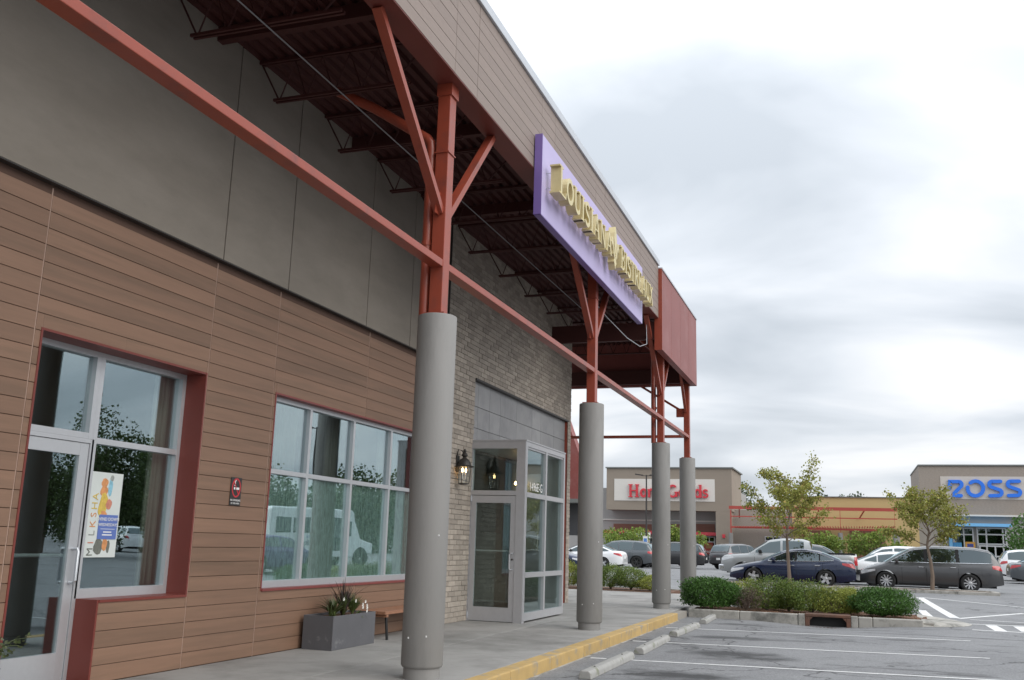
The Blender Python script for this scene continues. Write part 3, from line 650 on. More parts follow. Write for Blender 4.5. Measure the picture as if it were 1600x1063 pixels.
# ------------------------------------------------------------------ shop sign: serif letters built from strokes
TH, TN = .165, .075           # thick and thin strokes, in units of letter height
def arc(cx, cy, rx, ry, a0, a1, n=14): return [(cx+rx*math.cos(rad(a0+(a1-a0)*i/n)), cy+ry*math.sin(rad(a0+(a1-a0)*i/n))) for i in range(n+1)]
def G(*st): return st
GL = {  # letter: (advance, strokes); stroke = (points, width, closed)
 'L': (.54, [([(.14, 0), (.14, 1)], TH), ([(0, .97), (.30, .97)], .06), ([(0, .03), (.55, .03), (.57, .24)], .07)]),
 'O': (.78, [(arc(.38, .5, .28, .43, 0, 360, 22)[:-1], .17, True)]),
 'U': (.74, [([(.13, 1), (.13, .35)]+arc(.35, .30, .22, .24, 180, 360, 10)[1:]+[(.57, 1)], [TH]*2+[.15]*8+[TN]*3), ([(0, .97), (.27, .97)], .06), ([(.46, .97), (.69, .97)], .06)]),
 'I': (.36, [([(.16, 0), (.16, 1)], TH), ([(0, .97), (.32, .97)], .06), ([(0, .03), (.32, .03)], .06)]),
 'S': (.60, [(arc(.28, .72, .20, .22, 20, 270, 12)[:-1]+arc(.26, .25, .22, .22, 90, -160, 12), .15)]),
 'A': (.76, [([(.10, 0), (.36, 1)], TN), ([(.36, 1), (.62, 0)], TH), ([(.2, .32), (.52, .32)], .07), ([(0, .03), (.2, .03)], .06), ([(.5, .03), (.74, .03)], .06)]),
 'N': (.78, [([(.12, 0), (.12, 1)], TN), ([(.10, 1), (.60, 0)], TH), ([(.62, 0), (.62, 1)], TN), ([(0, .97), (.2, .97)], .06), ([(0, .03), (.24, .03)], .06), ([(.5, .97), (.74, .97)], .06)]),
 'B': (.66, [([(.14, 0), (.14, 1)], TH), ([(.0, .97), (.3, .97)]+arc(.3, .74, .22, .22, 85, -85, 8)+[(.2, .52)], .10), ([(.2, .49)]+arc(.32, .26, .25, .23, 85, -85, 8)+[(.0, .03)], .10)]),
 'T': (.66, [([(.31, 0), (.31, 1)], TH), ([(.02, .76), (.03, .96), (.59, .96), (.6, .76)], .08), ([(.16, .03), (.46, .03)], .06)]),
 'R': (.72, [([(.14, 0), (.14, 1)], TH), ([(.0, .97), (.3, .97)]+arc(.3, .73, .23, .22, 85, -85, 8)+[(.2, .50)], .10), ([(.30, .5), (.66, .02)], .15), ([(0, .03), (.28, .03)], .06)]),
 'E': (.62, [([(.14, 0), (.14, 1)], TH), ([(.0, .97), (.5, .97), (.52, .78)], .07), ([(.14, .52), (.42, .52)], .07), ([(0, .03), (.53, .03), (.55, .24)], .07)]),
 'X': (.78, [([(.10, 1), (.62, 0)], TH), ([(.58, 1), (.12, 0)], TN), ([(0, .97), (.24, .97)], .06), ([(.48, .97), (.7, .97)], .06), ([(0, .03), (.22, .03)], .06), ([(.48, .03), (.74, .03)], .06)]),
 'H': (.92, [([(.18, 0), (.18, 1)], TH), ([(.68, 0), (.68, 1)], TH), ([(.18, .52), (.68, .52)], .09), ([(.02, .97), (.34, .97)], .07), ([(.52, .97), (.84, .97)], .07), ([(.02, .03), (.34, .03)], .07), ([(.52, .03), (.84, .03)], .07)]),
 'G': (.86, [(arc(.42, .5, .32, .43, 45, 330, 20), .15), ([(.7, .06), (.7, .42)], .16), ([(.54, .42), (.84, .42)], .07)]),
 'o': (.60, [(arc(.29, .34, .20, .28, 0, 360, 18)[:-1], .15, True)]),
 'm': (1.0, [([(.14, 0), (.14, .64)], .16), ([(.14, .5), (.3, .62), (.44, .55), (.48, .4), (.48, 0)], .15), ([(.48, .5), (.64, .62), (.78, .55), (.82, .4), (.82, 0)], .15), ([(0, .61), (.14, .61)], .06)]),
 'e': (.56, [([(.12, .36), (.46, .38)]+arc(.29, .36, .18, .26, 5, 310, 16), .12)]),
 'd': (.64, [(arc(.28, .34, .18, .28, 0, 360, 18)[:-1], .13, True), ([(.50, 0), (.50, 1)], .16), ([(.36, .97), (.5, .97)], .06)]),
 's': (.5, [(arc(.24, .47, .15, .14, 20, 270, 10)[:-1]+arc(.22, .19, .17, .15, 90, -160, 10), .12)]),
}
def letters(word, parent, fn, h, s0, d0, d1, m, stretch=1.0, gapx=0.0, first=1.0, name='letter', m_side=None):
    s = s0
    for i, ch in enumerate(word):
        k = first if i == 0 else 1.0; adv, st = GL[ch]; b = MB()
        for q, sk in enumerate(st):
            pts, w = sk[0], sk[1]; cl = len(sk) > 2 and sk[2]
            P2 = [(s+p[0]*h*stretch*k, p[1]*h*k) for p in pts]; ww = [x*h for x in w] if isinstance(w, list) else w*h
            if isinstance(ww, list) and len(ww) != len(P2): ww = [ww[min(j, len(ww)-1)] for j in range(len(P2))]
            b.ribbon(P2, ww, fn, d0, d1-.002*q, cl)
        b.build(name, m, parent); s += adv*h*stretch*k+gapx
    return s
SG = thing('shop_sign', 'lilac sign panel with raised gold letters on the canopy fascia', 'sign', (-3.8, 15, 5.75))
MB().box(-3.90, -3.80, 11.78, 18.55, 5.71, 6.86).build('panel', purple, SG)
MB().box(-3.905, -3.797, 11.768, 11.781, 5.705, 6.865).build('panel_return', purpled, SG)
MB().box(-3.90, -3.802, 11.79, 18.54, 5.698, 5.709).build('panel_base', purpled, SG)
fs = lambda u, v, d: (d, u, v+6.05)
e1 = letters('LOUISIANA', SG, fs, .375, 11.92, -3.73, -3.58, gold, 1.40, .012, 1.10)
fl = MB()                                     # fleur-de-lis ornament
fy = e1+.30
def petal(pts, q=0): fl.prism([(fy+a, b_) for a, b_ in pts], fs, -3.72, -3.60-.003*q)
petal([(0, .62), (.07, .50), (.10, .38), (.06, .24), (.03, .14), (-.03, .14), (-.06, .24), (-.10, .38), (-.07, .50)])
for s in (-1, 1): petal([(s*.035, .12), (s*.09, .22), (s*.15, .36), (s*.24, .38), (s*.28, .28), (s*.24, .20), (s*.21, .26), (s*.18, .26), (s*.13, .12), (s*.06, .04)], 1)
petal([(-.16, .10), (.16, .10), (.16, .15), (-.16, .15)], 3); petal([(0, -.14), (.05, -.04), (.10, -.02), (.03, .09), (-.03, .09), (-.10, -.02), (-.05, -.04)], 2)
fl.build('ornament', gold, SG)
letters('BISTREAUX', SG, fs, .375, fy+.34, -3.73, -3.58, gold, 1.26, .012, 1.06)
pn = MB()
for y in np.arange(11.98, 18.2, .24):
    for z in (6.14, 6.36): pn.tube([(-3.80, y, z), (-3.71, y, z)], .006, 5)
pn.build('stand_off', silver, SG)

# ------------------------------------------------------------------ no smoking sign
NS = thing('no_smoking_sign', 'small black no smoking sign with red ring on the wood cladding', 'sign', (WX+.004, 9.26, 1.82))
MB().box(0, .006, -.10, .10, -.155, .155, .002).build('plate', mat('sign_black', (.025, .022, .022), .4, .05), NS, world=False)
nf = lambda u, v, d: (d, u, v)
sred = mat('sign_red', (.50, .03, .04), .45, .05)
MB().ribbon(arc(0, .04, .073, .098, 0, 360, 28)[:-1], .017, nf, .006, .0085, True).build('ring', sred, NS, world=False)
MB().ribbon([(-.045, .105), (.045, -.025)], .014, nf, .006, .0080).build('bar', sred, NS, world=False)
MB().prism([(.0, .02), (.055, .02), (.055, .045), (.0, .045)], nf, .006, .0095).prism([(-.045, .02), (-.02, .02), (-.02, .045), (-.045, .045)], nf, .006, .0095).build('cigarette', pwhite, NS, world=False)
MB().ribbon([(-.035, .06), (-.02, .09), (-.03, .105), (-.005, .125)], .010, nf, .006, .0075).build('smoke', pwhite, NS, world=False)
text_obj('sign_text', 'NO SMOKING', .030, pwhite, NS, (WX+.011, 9.26, 1.82-.098), FACE_X); text_obj('sign_text', 'IN THIS AREA', .026, pwhite, NS, (WX+.011, 9.26, 1.82-.132), FACE_X)

# ------------------------------------------------------------------ poster in the corner window
PO = thing('window_poster', 'white milkshake poster taped to the corner window', 'poster', (-6.7875, 7.73, 1.10))
pf = lambda u, v, d: (d, u, v)
MB().box(-.002, 0, -.36, .07, 0, .80).build('sheet', mat('poster_paper', (.56, .60, .58), .5, .05, 4), PO, world=False)
cols = dict(o=(.56, .25, .10), y=(.55, .40, .08), b=(.22, .44, .54), g=(.13, .14, .12), r=(.50, .20, .14), n=(.28, .3, .28))
for q, (cx_, cz_, rx, rz_, c) in enumerate([(-.17, .70, .045, .045, 'o'), (-.17, .62, .05, .055, 'o'), (-.16, .50, .055, .11, 'y'), (-.15, .38, .05, .06, 'o'), (-.09, .66, .028, .085, 'b'), (-.08, .75, .024, .03, 'n'), (-.09, .50, .04, .05, 'r'), (-.17, .10, .06, .075, 'g'), (-.09, .12, .035, .06, 'o'), (-.04, .1, .02, .06, 'g'), (-.20, .45, .025, .06, 'y')]):
    MB().prism([(cx_+rx*math.cos(a*.5236)*(1+.15*math.sin(a*2.1)), cz_+rz_*math.sin(a*.5236)) for a in range(12)], pf, 0, .0012+.0003*q).build('print', mat('ink_'+c, cols[c], .5, .35, 30), PO, world=False)
MB().box(.001, .006, -.20, .05, .17, .40).build('blue_card', mat('blue_card', (.10, .16, .42), .5, .05), PO, world=False)
for (tx, sz, z) in (('WIND DOWN', .044, .357), ('WEDNESDAYS', .040, .305)): text_obj('card_text', tx, sz, pwhite, PO, (-6.7795, 7.73-.075, 1.10+z), FACE_X)
MB().box(.0062, .0068, -.17, .02, .264, .268).box(.0062, .0068, -.13, -.02, .232, .243).box(.0062, .0068, -.14, -.01, .205, .216).build('small_print', pwhite, PO, world=False)
tcol = ['g', 'r', 'n', 'o', 'o', 'y', 'y', 'o', 'o', 'b']
for i, ch in enumerate('MILKSHAKES'[:7]):
    M2 = FACE_X @ Matrix.Rotation(rad(90), 3, 'Z'); text_obj('poster_letter', ch, .105, mat('ink_'+tcol[i], cols[tcol[i]], .5, .35, 30), PO, (-6.7855, 7.73-.27, 1.10+.05+i*.086), M2)

# ------------------------------------------------------------------ planter box with plants, bench
pgrey = mat('planter_grey', (.10, .10, .108), .6, .14, 3, bump=.05, tint2=(.22, .22, .225), t2=(.62, .74), t2scale=3.5)
PL = thing('planter_box', 'rectangular dark grey planter box with spiky plants and white flowers against the wood wall', 'planter', (-6.23, 11.37, 0))
b = MB(); hx, hy, H = .21, .56, .405
b.box(-hx, -hx+.025, -hy, hy, 0, H, .004); b.box(hx-.025, hx, -hy, hy, 0, H, .004); b.box(-hx+.025, hx-.025, -hy, -hy+.025, 0, H-.001); b.box(-hx+.025, hx-.025, hy-.025, hy, 0, H-.001); b.box(-hx+.03, hx-.03, -hy+.03, hy-.03, .02, .04)
b.build('box', pgrey, PL, world=False); MB().box(-hx+.026, hx-.026, -hy+.026, hy-.026, .3, H-.03).build('soil', mulch, PL, world=False)
leafd = mat('blade_leaf', (.055, .075, .022), .5, .3, 12, island=True, rnd=.3); leafp = mat('purple_blade', (.05, .035, .032), .5, .2, island=True, rnd=.2); leaff = mat('fine_leaf', (.085, .12, .030), .6, .3, island=True, rnd=.35); petm = mat('white_petal', (.75, .75, .72), .6, .04)
def blades(b, c, n, ln, spread, w=.012, droop=.5, zmin=.6):
    for _ in range(n):
        a = random.uniform(0, 6.283); l = ln*random.uniform(zmin, 1.1); sp = spread*random.uniform(.2, 1); pts = []
        for i in range(5):
            t = i/4; pts.append(Vector((c[0]+math.cos(a)*sp*l*t**1.3, c[1]+math.sin(a)*sp*l*t**1.3, c[2]+l*(t-droop*sp*t*t))))
        s = Vector((-math.sin(a), math.cos(a), 0)); k = len(b.v)
        for i, p in enumerate(pts):
            ww = w*(1-(i/4)**2*.95); b.v += [tuple(p-s*ww+Vector((0, 0, ww*.5))), tuple(p), tuple(p+s*ww+Vector((0, 0, ww*.5)))]
        b.f += [q for i in range(4) for q in ((k+3*i, k+3*i+1, k+3*i+4, k+3*i+3), (k+3*i+1, k+3*i+2, k+3*i+5, k+3*i+4))]
b = MB(); blades(b, (0, -.20, .36), 60, .32, .95, .014); blades(b, (.02, .02, .36), 46, .34, .8, .012); blades(b, (.05, -.36, .36), 20, .2, .9, .010); o = b.build('foliage', leafd, PL, world=False)
b = MB(); blades(b, (-.02, .12, .36), 26, .50, .6, .012, .45); blades(b, (0, .02, .36), 8, .62, .75, .011, .5); b.build('tall_blades', leafp, PL, world=False)
b = MB(); blades(b, (.02, .26, .36), 190, .32, .7, .006); blades(b, (.12, -.4, .36), 40, .14, .9, .006, .9); blades(b, (.14, .2, .36), 40, .13, 1.1, .007, 1.2); b.build('fine_foliage', leaff, PL, world=False)
for (y, z, x) in ((.34, .50, .12), (.41, .46, .15), (.45, .53, .10), (.37, .42, .17), (.29, .47, .15), (.50, .48, .1), (-.05, .58, .05), (.18, .55, .1)):
    b = MB()
    for k in range(5):
        a = k*1.2566; b.add([(x, y, z), (x+.012, y+.018*math.cos(a-.5), z+.018*math.sin(a-.5)), (x+.006, y+.026*math.cos(a), z+.026*math.sin(a)), (x+.012, y+.018*math.cos(a+.5), z+.018*math.sin(a+.5))], [(0, 1, 2, 3)])
    b.build('flower', petm, PL, world=False)
benchw = mat('bench_wood', (.27, .13, .075), .55, .2, 6, stretch=(6, .6, 6), bump=.06)
BE = thing('wooden_bench', 'low wooden plank bench with black metal legs behind the planter box', 'bench', (-6.25, 13.1, 0))
for k, x in enumerate((-.13, 0.0, .13)): MB().box(x-.062, x+.062, -.80, .80, .335, .38, .005).build('seat_plank', benchw, BE, world=False)
for y in (-.73, .73): MB().box(-.19, .19, y-.03, y+.03, .30, .334).build('batten', benchw, BE, world=False)
for y in (-.66, .66):
    for s in (-1, 1): MB().obox((s*.13, y, .334), (s*.19, y+(.05 if y > 0 else -.05), 0), .045, .02, (1, 0, 0)).build('leg', black, BE, world=False)
# potted plant by the door (its pot stands left of the picture)
PP = thing('potted_plant', 'leafy wilting plant in front of the glass door at the left edge', 'plant', (-6.30, 5.86, 0))
MB().lathe([(.12, 0), (.15, .03), (.18, .27), (.19, .30), (.165, .30), (.15, .27)], (0, 0, 0), 20).build('pot', pgrey, PP, True, world=False)
b = MB(); lf = MB()
for k in range(13):
    a = random.uniform(-.5, 2.4) if k < 9 else random.uniform(0, 6.28); l = random.uniform(.25, .5); pts = [Vector((math.cos(a)*l*t*.55, math.sin(a)*l*t*.95, .26+l*(1.15*t-.65*t*t))) for t in (0, .25, .5, .75, 1)]
    b.tube(pts, [.005, .004, .004, .003, .002], 5)
    for p in pts[1:]:
        for _ in range(6):
            q = p+Vector([random.uniform(-.03, .03) for _ in range(3)]); d1 = Vector([random.gauss(0, 1) for _ in range(3)]).normalized(); d2 = d1.orthogonal().normalized(); s = random.uniform(.02, .042)
            lf.add([q, q+d1*s*.5+d2*s*.32, q+d1*s, q+d1*s*.5-d2*s*.32], [(0, 1, 2, 3)])
b.build('stems', leafd, PP, world=False); lf.build('leaves', leafd, PP, world=False)

# ================================================================== PLANTING
def leaf_mesh(name, P, size, parent, m, flat=0.0, world=False, kind=None, aspect=.6, outward=None):
    P = np.asarray(P, float); n = len(P)
    d = RNG.normal(size=(n, 3)); d[:, 2] *= (1-flat); d /= np.linalg.norm(d, axis=1)[:, None]
    e = RNG.normal(size=(n, 3)); e -= (e*d).sum(1)[:, None]*d; e /= np.linalg.norm(e, axis=1)[:, None]
    nn = np.cross(d, e); s = (size*RNG.uniform(.6, 1.3, n))[:, None]
    a, b, c, f = P-d*s*.5, P+e*s*aspect*.5+nn*s*.12, P+d*s*.5, P-e*s*aspect*.5+nn*s*.12
    V = np.stack([a, b, c, f], 1).reshape(-1, 3)
    me = bpy.data.meshes.new(name); me.vertices.add(4*n); me.vertices.foreach_set('co', V.ravel())
    me.loops.add(4*n); me.loops.foreach_set('vertex_index', np.arange(4*n)); me.polygons.add(n); me.polygons.foreach_set('loop_start', np.arange(0, 4*n, 4)); me.polygons.foreach_set('loop_total', np.full(n, 4))
    me.update(); me.validate(); me.materials.append(m)
    o = bpy.data.objects.new(name, me); COL.objects.link(o); o.parent = parent
    if kind: o['kind'] = kind
    return o
def foliage(name, c, rnd=.35, t2=None, t2r=(.5, .68), t2s=2.0):
    m = mat(name, c, .55, .22, 3, island=True, rnd=rnd, tint2=t2, t2=t2r, t2scale=t2s, spec=.3)
    b = m.node_tree.nodes['Principled BSDF']
    b.inputs['Subsurface Weight'].default_value = 0.0
    # thin leaves let some light through
    t = m.node_tree; tr = nd(t, 'ShaderNodeBsdfTranslucent'); ms = nd(t, 'ShaderNodeMixShader'); ms.inputs[0].default_value = .28
    src = b.inputs['Base Color'].links[0].from_socket; t.links.new(src, tr.inputs[0]); t.links.new(b.outputs[0], ms.inputs[1]); t.links.new(tr.outputs[0], ms.inputs[2]); t.links.new(ms.outputs[0], t.nodes['Material Output'].inputs[0])
    return m
f_dark = foliage('leaf_dark_green', (.06, .135, .026), .45); f_yel = foliage('leaf_yellow_green', (.26, .29, .06), .35); f_mid = foliage('leaf_mid_green', (.12, .185, .04), .4, (.26, .26, .06)); f_brown = foliage('leaf_brown_twig', (.15, .115, .085), .3)
f_maple = foliage('leaf_maple', (.25, .265, .06), .35, (.34, .23, .07), (.50, .70), 1.6); f_maple2 = foliage('leaf_maple_turning', (.25, .26, .06), .35, (.40, .22, .075), (.54, .72), 1.2); f_far = foliage('leaf_far', (.05, .075, .030), .4); f_myr = foliage('leaf_myrtle', (.16, .235, .045), .35, (.27, .25, .05), (.5, .7), 1.2)
f_mass = foliage('leaf_tree_mass', (.055, .085, .025), .45)
bark = mat('bark', (.165, .125, .095), .9, .25, 14, stretch=(1, 1, .3), bump=.4, bscale=40); barkd = mat('twig', (.12, .09, .075), .9, .2)
def clump_points(n, rx, ry, rz, hollow=.55, lump=.22, nl=14, floor=-1):
    L_ = RNG.normal(size=(nl, 3)); L_ /= np.linalg.norm(L_, axis=1)[:, None]
    d = RNG.normal(size=(n, 3)); d /= np.linalg.norm(d, axis=1)[:, None]
    bump = np.max(d@L_.T, axis=1)**6*lump*2 - lump
    r = (hollow+(1-hollow)*RNG.uniform(0, 1, n)**.5)*(1+bump)+RNG.normal(0, .07, n)
    P = d*r[:, None]; P = P[P[:, 2] > floor]
    return P*np.array([rx, ry, rz])
def shrub(x, y, rx, ry, h, m, label, n=5200, size=.05, twigs=10, group='clipped shrubs in the planted island', z=0, name='shrub', flat=0, hollow=.5, floor=-.75):
    t = thing(name, label, 'shrub', (x, y, z), random.uniform(0, 6), group); b = MB()
    for k in range(twigs):
        a = random.uniform(0, 6.28); r = random.uniform(.3, .8); b.tube([(0, 0, 0), (math.cos(a)*rx*r*.4, math.sin(a)*ry*r*.4, h*.4), (math.cos(a)*rx*r, math.sin(a)*ry*r, h*random.uniform(.6, .9))], [.014, .009, .004], 5)
    b.build('stems', barkd, t, world=False)
    n = int(n*1.7); size *= .78
    P = clump_points(n, rx, ry, h*.5, hollow=hollow, floor=floor); P[:, 2] += h*.5; P = P[P[:, 2] > .02]
    leaf_mesh('foliage', P, size, t, m, flat)
    return t
# island with kerbs
isl = MB(); IY0, IY1, IX0, IX1 = 22.2, 24.6, -3.5, 1.9
outl = [(IX0, IY0), (IX1-.35, IY0)]+[(IX1-.35+.9*math.cos(a), IY0+1.2+1.2*math.sin(a)) for a in np.linspace(-1.57, 1.57, 12)][1:-1]+[(IX1-.35, IY1), (IX0, IY1)]
def gz(x, y): return zA(x, y)
pl = MB(); pl.v = [(x, y, .0) for x, y in [(IX0+.02, IY0+.14), (IX1-.7, IY0+.14), (IX1-.45, IY0+.5), (IX1-.3, IY0+1.2), (IX1-.6, IY1-.16), (IX0+.02, IY1-.16)]]; pl.f = [tuple(range(6))]
pl.v = []; pl.f = []; nxm, nym = 46, 20
for j in range(nym+1):
    for i in range(nxm+1):
        x = IX0+.02+(IX1-.45-IX0)*i/nxm; y = IY0+.13+(IY1-.28-IY0)*j/nym; pl.v.append((x, y, -.03+.012*math.sin(x*3)+random.uniform(0, .05)))
pl.f = [(j*(nxm+1)+i, j*(nxm+1)+i+1, (j+1)*(nxm+1)+i+1, (j+1)*(nxm+1)+i) for j in range(nym) for i in range(nxm)]
struct(pl.build('mulch_bed', mulch, smooth=False))
ik = MB().box(IX0, -1.18, IY0+.02, IY0+.12, -.4, -.03).box(.04, IX1-.4, IY0+.02, IY0+.12, -.4, -.03).build('island_kerb', mortar); struct(ik)
segs = [(-3.51, -2.3), (-2.3, -1.16), (-1.16, -.88)]
for a, b_ in ((-3.51, -2.4), (-2.4, -1.175), (.035, .32), (.32, 1.3)): piece('kerb_stone', kerbm, ik, a+.003, b_-.003, IY0-.04, IY0+.125, -.40, .03, .02)
for a, b_ in ((-3.5, -2.0), (-2.0, -.5), (-.5, 1.2)): piece('kerb_stone', kerbm, ik, a+.003, b_-.003, IY1-.14, IY1, -.34, .0, .018)
# tapered nose of the island running out to pavement level
ns_ = MB(); ang = np.linspace(-1.5708, 1.5708, 14); ring = []
for k, (s, zt) in enumerate(((1.0, .004), (.93, .02), (.62, .05), (.35, .0))):
    for a in ang:
        x = 1.28+1.05*s*math.cos(a)*1.0; y = (IY0+IY1)/2+(IY1-IY0)/2*s*math.sin(a)*1.02; g0 = zA(x, y); w_ = max(0, math.cos(a)); ns_.v.append((x, y, g0+zt+(0.0 if k == 0 else .09*(1-w_)*(1 if k < 3 else 1))))
na = len(ang); ns_.f = [(k*na+i, k*na+i+1, (k+1)*na+i+1, (k+1)*na+i) for k in range(3) for i in range(na-1)]
struct(ns_.build('island_nose', kerbm, smooth=True))
# storm drain inlet in the kerb
SD = thing('storm_drain', 'rusty iron storm drain inlet set in the island kerb', 'drain', (-.57, IY0, -.225))
rust = mat('rusty_iron', (.10, .052, .036), .8, .3, 9, bump=.3, tint2=(.18, .08, .05), t2=(.5, .7))
b = MB(); b.box(-.46, .46, -.05, .34, .215, .275, .012); b.box(-.46, -.37, -.046, .12, -.1, .214, .01); b.box(.37, .46, -.046, .12, -.1, .214, .01); b.build('hood', rust, SD, world=False)
for s_ in (-1, 1): MB().prism([(s_*.37, .214), (s_*.30, .214), (s_*.37, .13)], lambda u, v, d: (u, d, v), -.04, .1).build('corner_web', rust, SD, world=False)
MB().box(-.369, .369, .10, .118, -.1, .214).build('throat', black, SD, world=False)
MB().box(-.36, .36, -.07, .05, -.02, .012).build('grate', rust, SD, world=False)
for x in np.arange(-.3, .31, .075): MB().box(x-.02, x+.02, -.14, -.071, -.02, .016).build('grate_bar', rust, SD, world=False)
for s_ in (-1, 1): MB().box(s_*.465, s_*.60, -.05, .13, -.2, .262, .012).build('inlet_block', kerbm, SD, world=False)
def isl_sh(px0, px1, ptop, m, label, **kw):
    Y = kw.pop('Y', 23.15); a = at(px0, 950, Y); b_ = at(px1, 950, Y); zt = at((px0+px1)/2, ptop, Y)[2]
    shrub((a[0]+b_[0])/2, Y, (b_[0]-a[0])/2, kw.pop('ry', .62), zt+.03, m, label, z=-.03, **kw)
isl_sh(1066, 1158, 897, f_dark, 'large dark green shrub at the left end of the planted island', n=9500, size=.055, Y=22.95, ry=.62)
isl_sh(1138, 1180, 905, f_yel, 'small yellow green shrub behind the bare twiggy bush', n=2600, size=.045, Y=23.9)
isl_sh(1146, 1186, 917, f_brown, 'bare brown twiggy bush with few leaves', n=1500, size=.035, twigs=34, Y=22.85, ry=.4)
isl_sh(1176, 1222, 903, f_mid, 'loose mid green shrub right of the twiggy bush', n=4200, size=.045)
isl_sh(1212, 1252, 908, f_mid, 'yellowish green shrub in front of the left trunk', n=3600, size=.042)
isl_sh(1244, 1292, 910, f_mid, 'rounded green shrub behind the storm drain', n=4200, size=.045)
isl_sh(1284, 1326, 918, f_yel, 'yellow topped shrub right of the storm drain', n=3600, size=.042)
isl_sh(1306, 1350, 920, f_yel, 'bright yellow green shrub beside the right end bush', n=3400, size=.042, Y=23.6)
isl_sh(1336, 1422, 918, f_dark, 'dense dark green shrub at the right end of the island', n=8500, size=.05, Y=22.95)
for px in (1195, 1270, 1320):
    isl_sh(px-26, px+26, 922, f_mid, {1195: 'low green shrub in the rear row behind the loose mid green shrub', 1270: 'low green shrub in the rear row behind the storm drain', 1320: 'low green shrub in the rear row behind the right end bush'}[px], n=2400, size=.045, Y=24.1)
# fallen leaves
lv = MB()
for _ in range(420):
    x, y = random.uniform(-3.3, 1.3), random.uniform(IY0+.15, IY0+.55); a = random.uniform(0, 6.28); s = random.uniform(.015, .035); z = .022+random.uniform(0, .02)
    lv.add([(x, y, z), (x+s*math.cos(a), y+s*math.sin(a), z+.006), (x+s*1.2*math.cos(a+.7), y+s*1.2*math.sin(a+.7), z), (x+s*math.cos(a+1.4), y+s*math.sin(a+1.4), z+.004)], [(0, 1, 2, 3)])
lo = lv.build('fallen_leaves', mat('dry_leaf', (.22, .12, .055), .9, .3, island=True, rnd=.4)); lo['kind'] = 'stuff'; lo['label'] = 'dry fallen leaves on the mulch'; lo['category'] = 'leaves'
# hedge behind the second column
hx = [-10.2, -9.4, -8.6, -7.85, -7.2, -6.55, -5.95]
hl = ['pale', 'green', 'yellow', 'dark', 'dense', 'loose', 'low']
bed2 = struct(MB().box(-16, -5.2, 29.62, 31.4, -.2, .02).build('planting_bed', mulch))
kx = np.arange(-16, -5.1, 1.8)
for a, b_ in zip(kx[:-1], kx[1:]): piece('kerb_stone', kerbm, bed2, a+.004, b_-.004, 31.4, 31.55, -.2, .05, .012)
for k, x in enumerate(hx):
    shrub(x, 30.3, .46, .5, (.74, .70, .78, .80, .76, .72, .5)[k], (f_yel, f_mid, f_yel, f_mid, f_mid, f_mid, f_yel)[k], ['pale yellow green hedge shrub farthest left behind the vestibule', 'green hedge shrub partly behind the vestibule edge', 'hedge shrub hidden behind the second column', 'dark hedge shrub just right of the second column', 'dense green hedge shrub between the second and third columns', 'loose yellow green hedge shrub left of the third column', 'low yellow shrub against the third column'][k], n=3400, size=.05, group='hedge beyond the sidewalk', z=.0)

def tree(x, y, h, trunk_h, crx, rz, m, label, n=3200, size=.085, seed=1, nb=13, z=None, trunk_r=.055, group='young trees in the lot islands', lift=.45):
    rs = random.Random(seed); t = thing('tree', label, 'tree', (x, y, zA(x, y) if z is None else z), rz, group); b = MB(); pts = []
    lean = [(rs.uniform(-.05, .05)*k, rs.uniform(-.05, .05)*k) for k in range(7)]
    tp = [Vector((lean[k][0], lean[k][1], h*.93*k/6)) for k in range(7)]
    b.tube(tp, [trunk_r*1.25, trunk_r, trunk_r*.9, trunk_r*.7, trunk_r*.5, trunk_r*.32, trunk_r*.15], 9)
    b.build('trunk', bark, t, True, world=False); br = MB()
    def along(p):
        f = p/h*6/.93; i = min(5, int(f)); return tp[i].lerp(tp[i+1], min(1, f-i))
    for k in range(nb):
        f = (k+.5)/nb; z0 = trunk_h+(h*.86-trunk_h)*f; p0 = along(z0); a = k*2.4+rs.uniform(-.5, .5)
        ln = crx*(1.05-.62*f)*rs.uniform(.75, 1.25); up = ln*(lift+.75*f)*rs.uniform(.7, 1.2); p = p0.copy(); seg = [p0]
        for q in range(1, 6):
            s = q/5; p = p0+Vector((math.cos(a+.15*s)*ln*s, math.sin(a+.15*s)*ln*s, up*s+rs.uniform(-.05, .05))); seg.append(p)
        br.tube(seg, [trunk_r*.38, trunk_r*.3, trunk_r*.22, trunk_r*.15, trunk_r*.1, .003], 6)
        for q in range(2, 6):
            for w in range(3):
                aa = a+rs.uniform(-1.3, 1.3); l2 = rs.uniform(.15, .42)*crx/1.5; e_ = seg[q]+Vector((math.cos(aa)*l2, math.sin(aa)*l2, rs.uniform(-.12, .3)*crx/1.5)); br.tube([seg[q], e_], [trunk_r*.1, .002], 4)
                for u in (.35, .7, 1.0): pts.append((seg[q].lerp(e_, u), .10*crx/1.5))
            pts.append((seg[q], .10*crx/1.5))
    for k in range(4): pts.append((tp[-1]+Vector((rs.uniform(-.2, .2), rs.uniform(-.2, .2), rs.uniform(-.5, .12))), .14))
    br.build('branches', bark, t, world=False)
    C_ = np.array([tuple(p[0]) for p in pts]); S_ = np.array([p[1] for p in pts]); w = RNG.uniform(.15, 1, len(C_))**2; idx = RNG.choice(len(C_), n, p=w/w.sum())
    P = C_[idx]+RNG.normal(size=(n, 3))*S_[idx][:, None]*np.array([1, 1, .8])
    leaf_mesh('crown', P, size, t, m, aspect=.85); return t
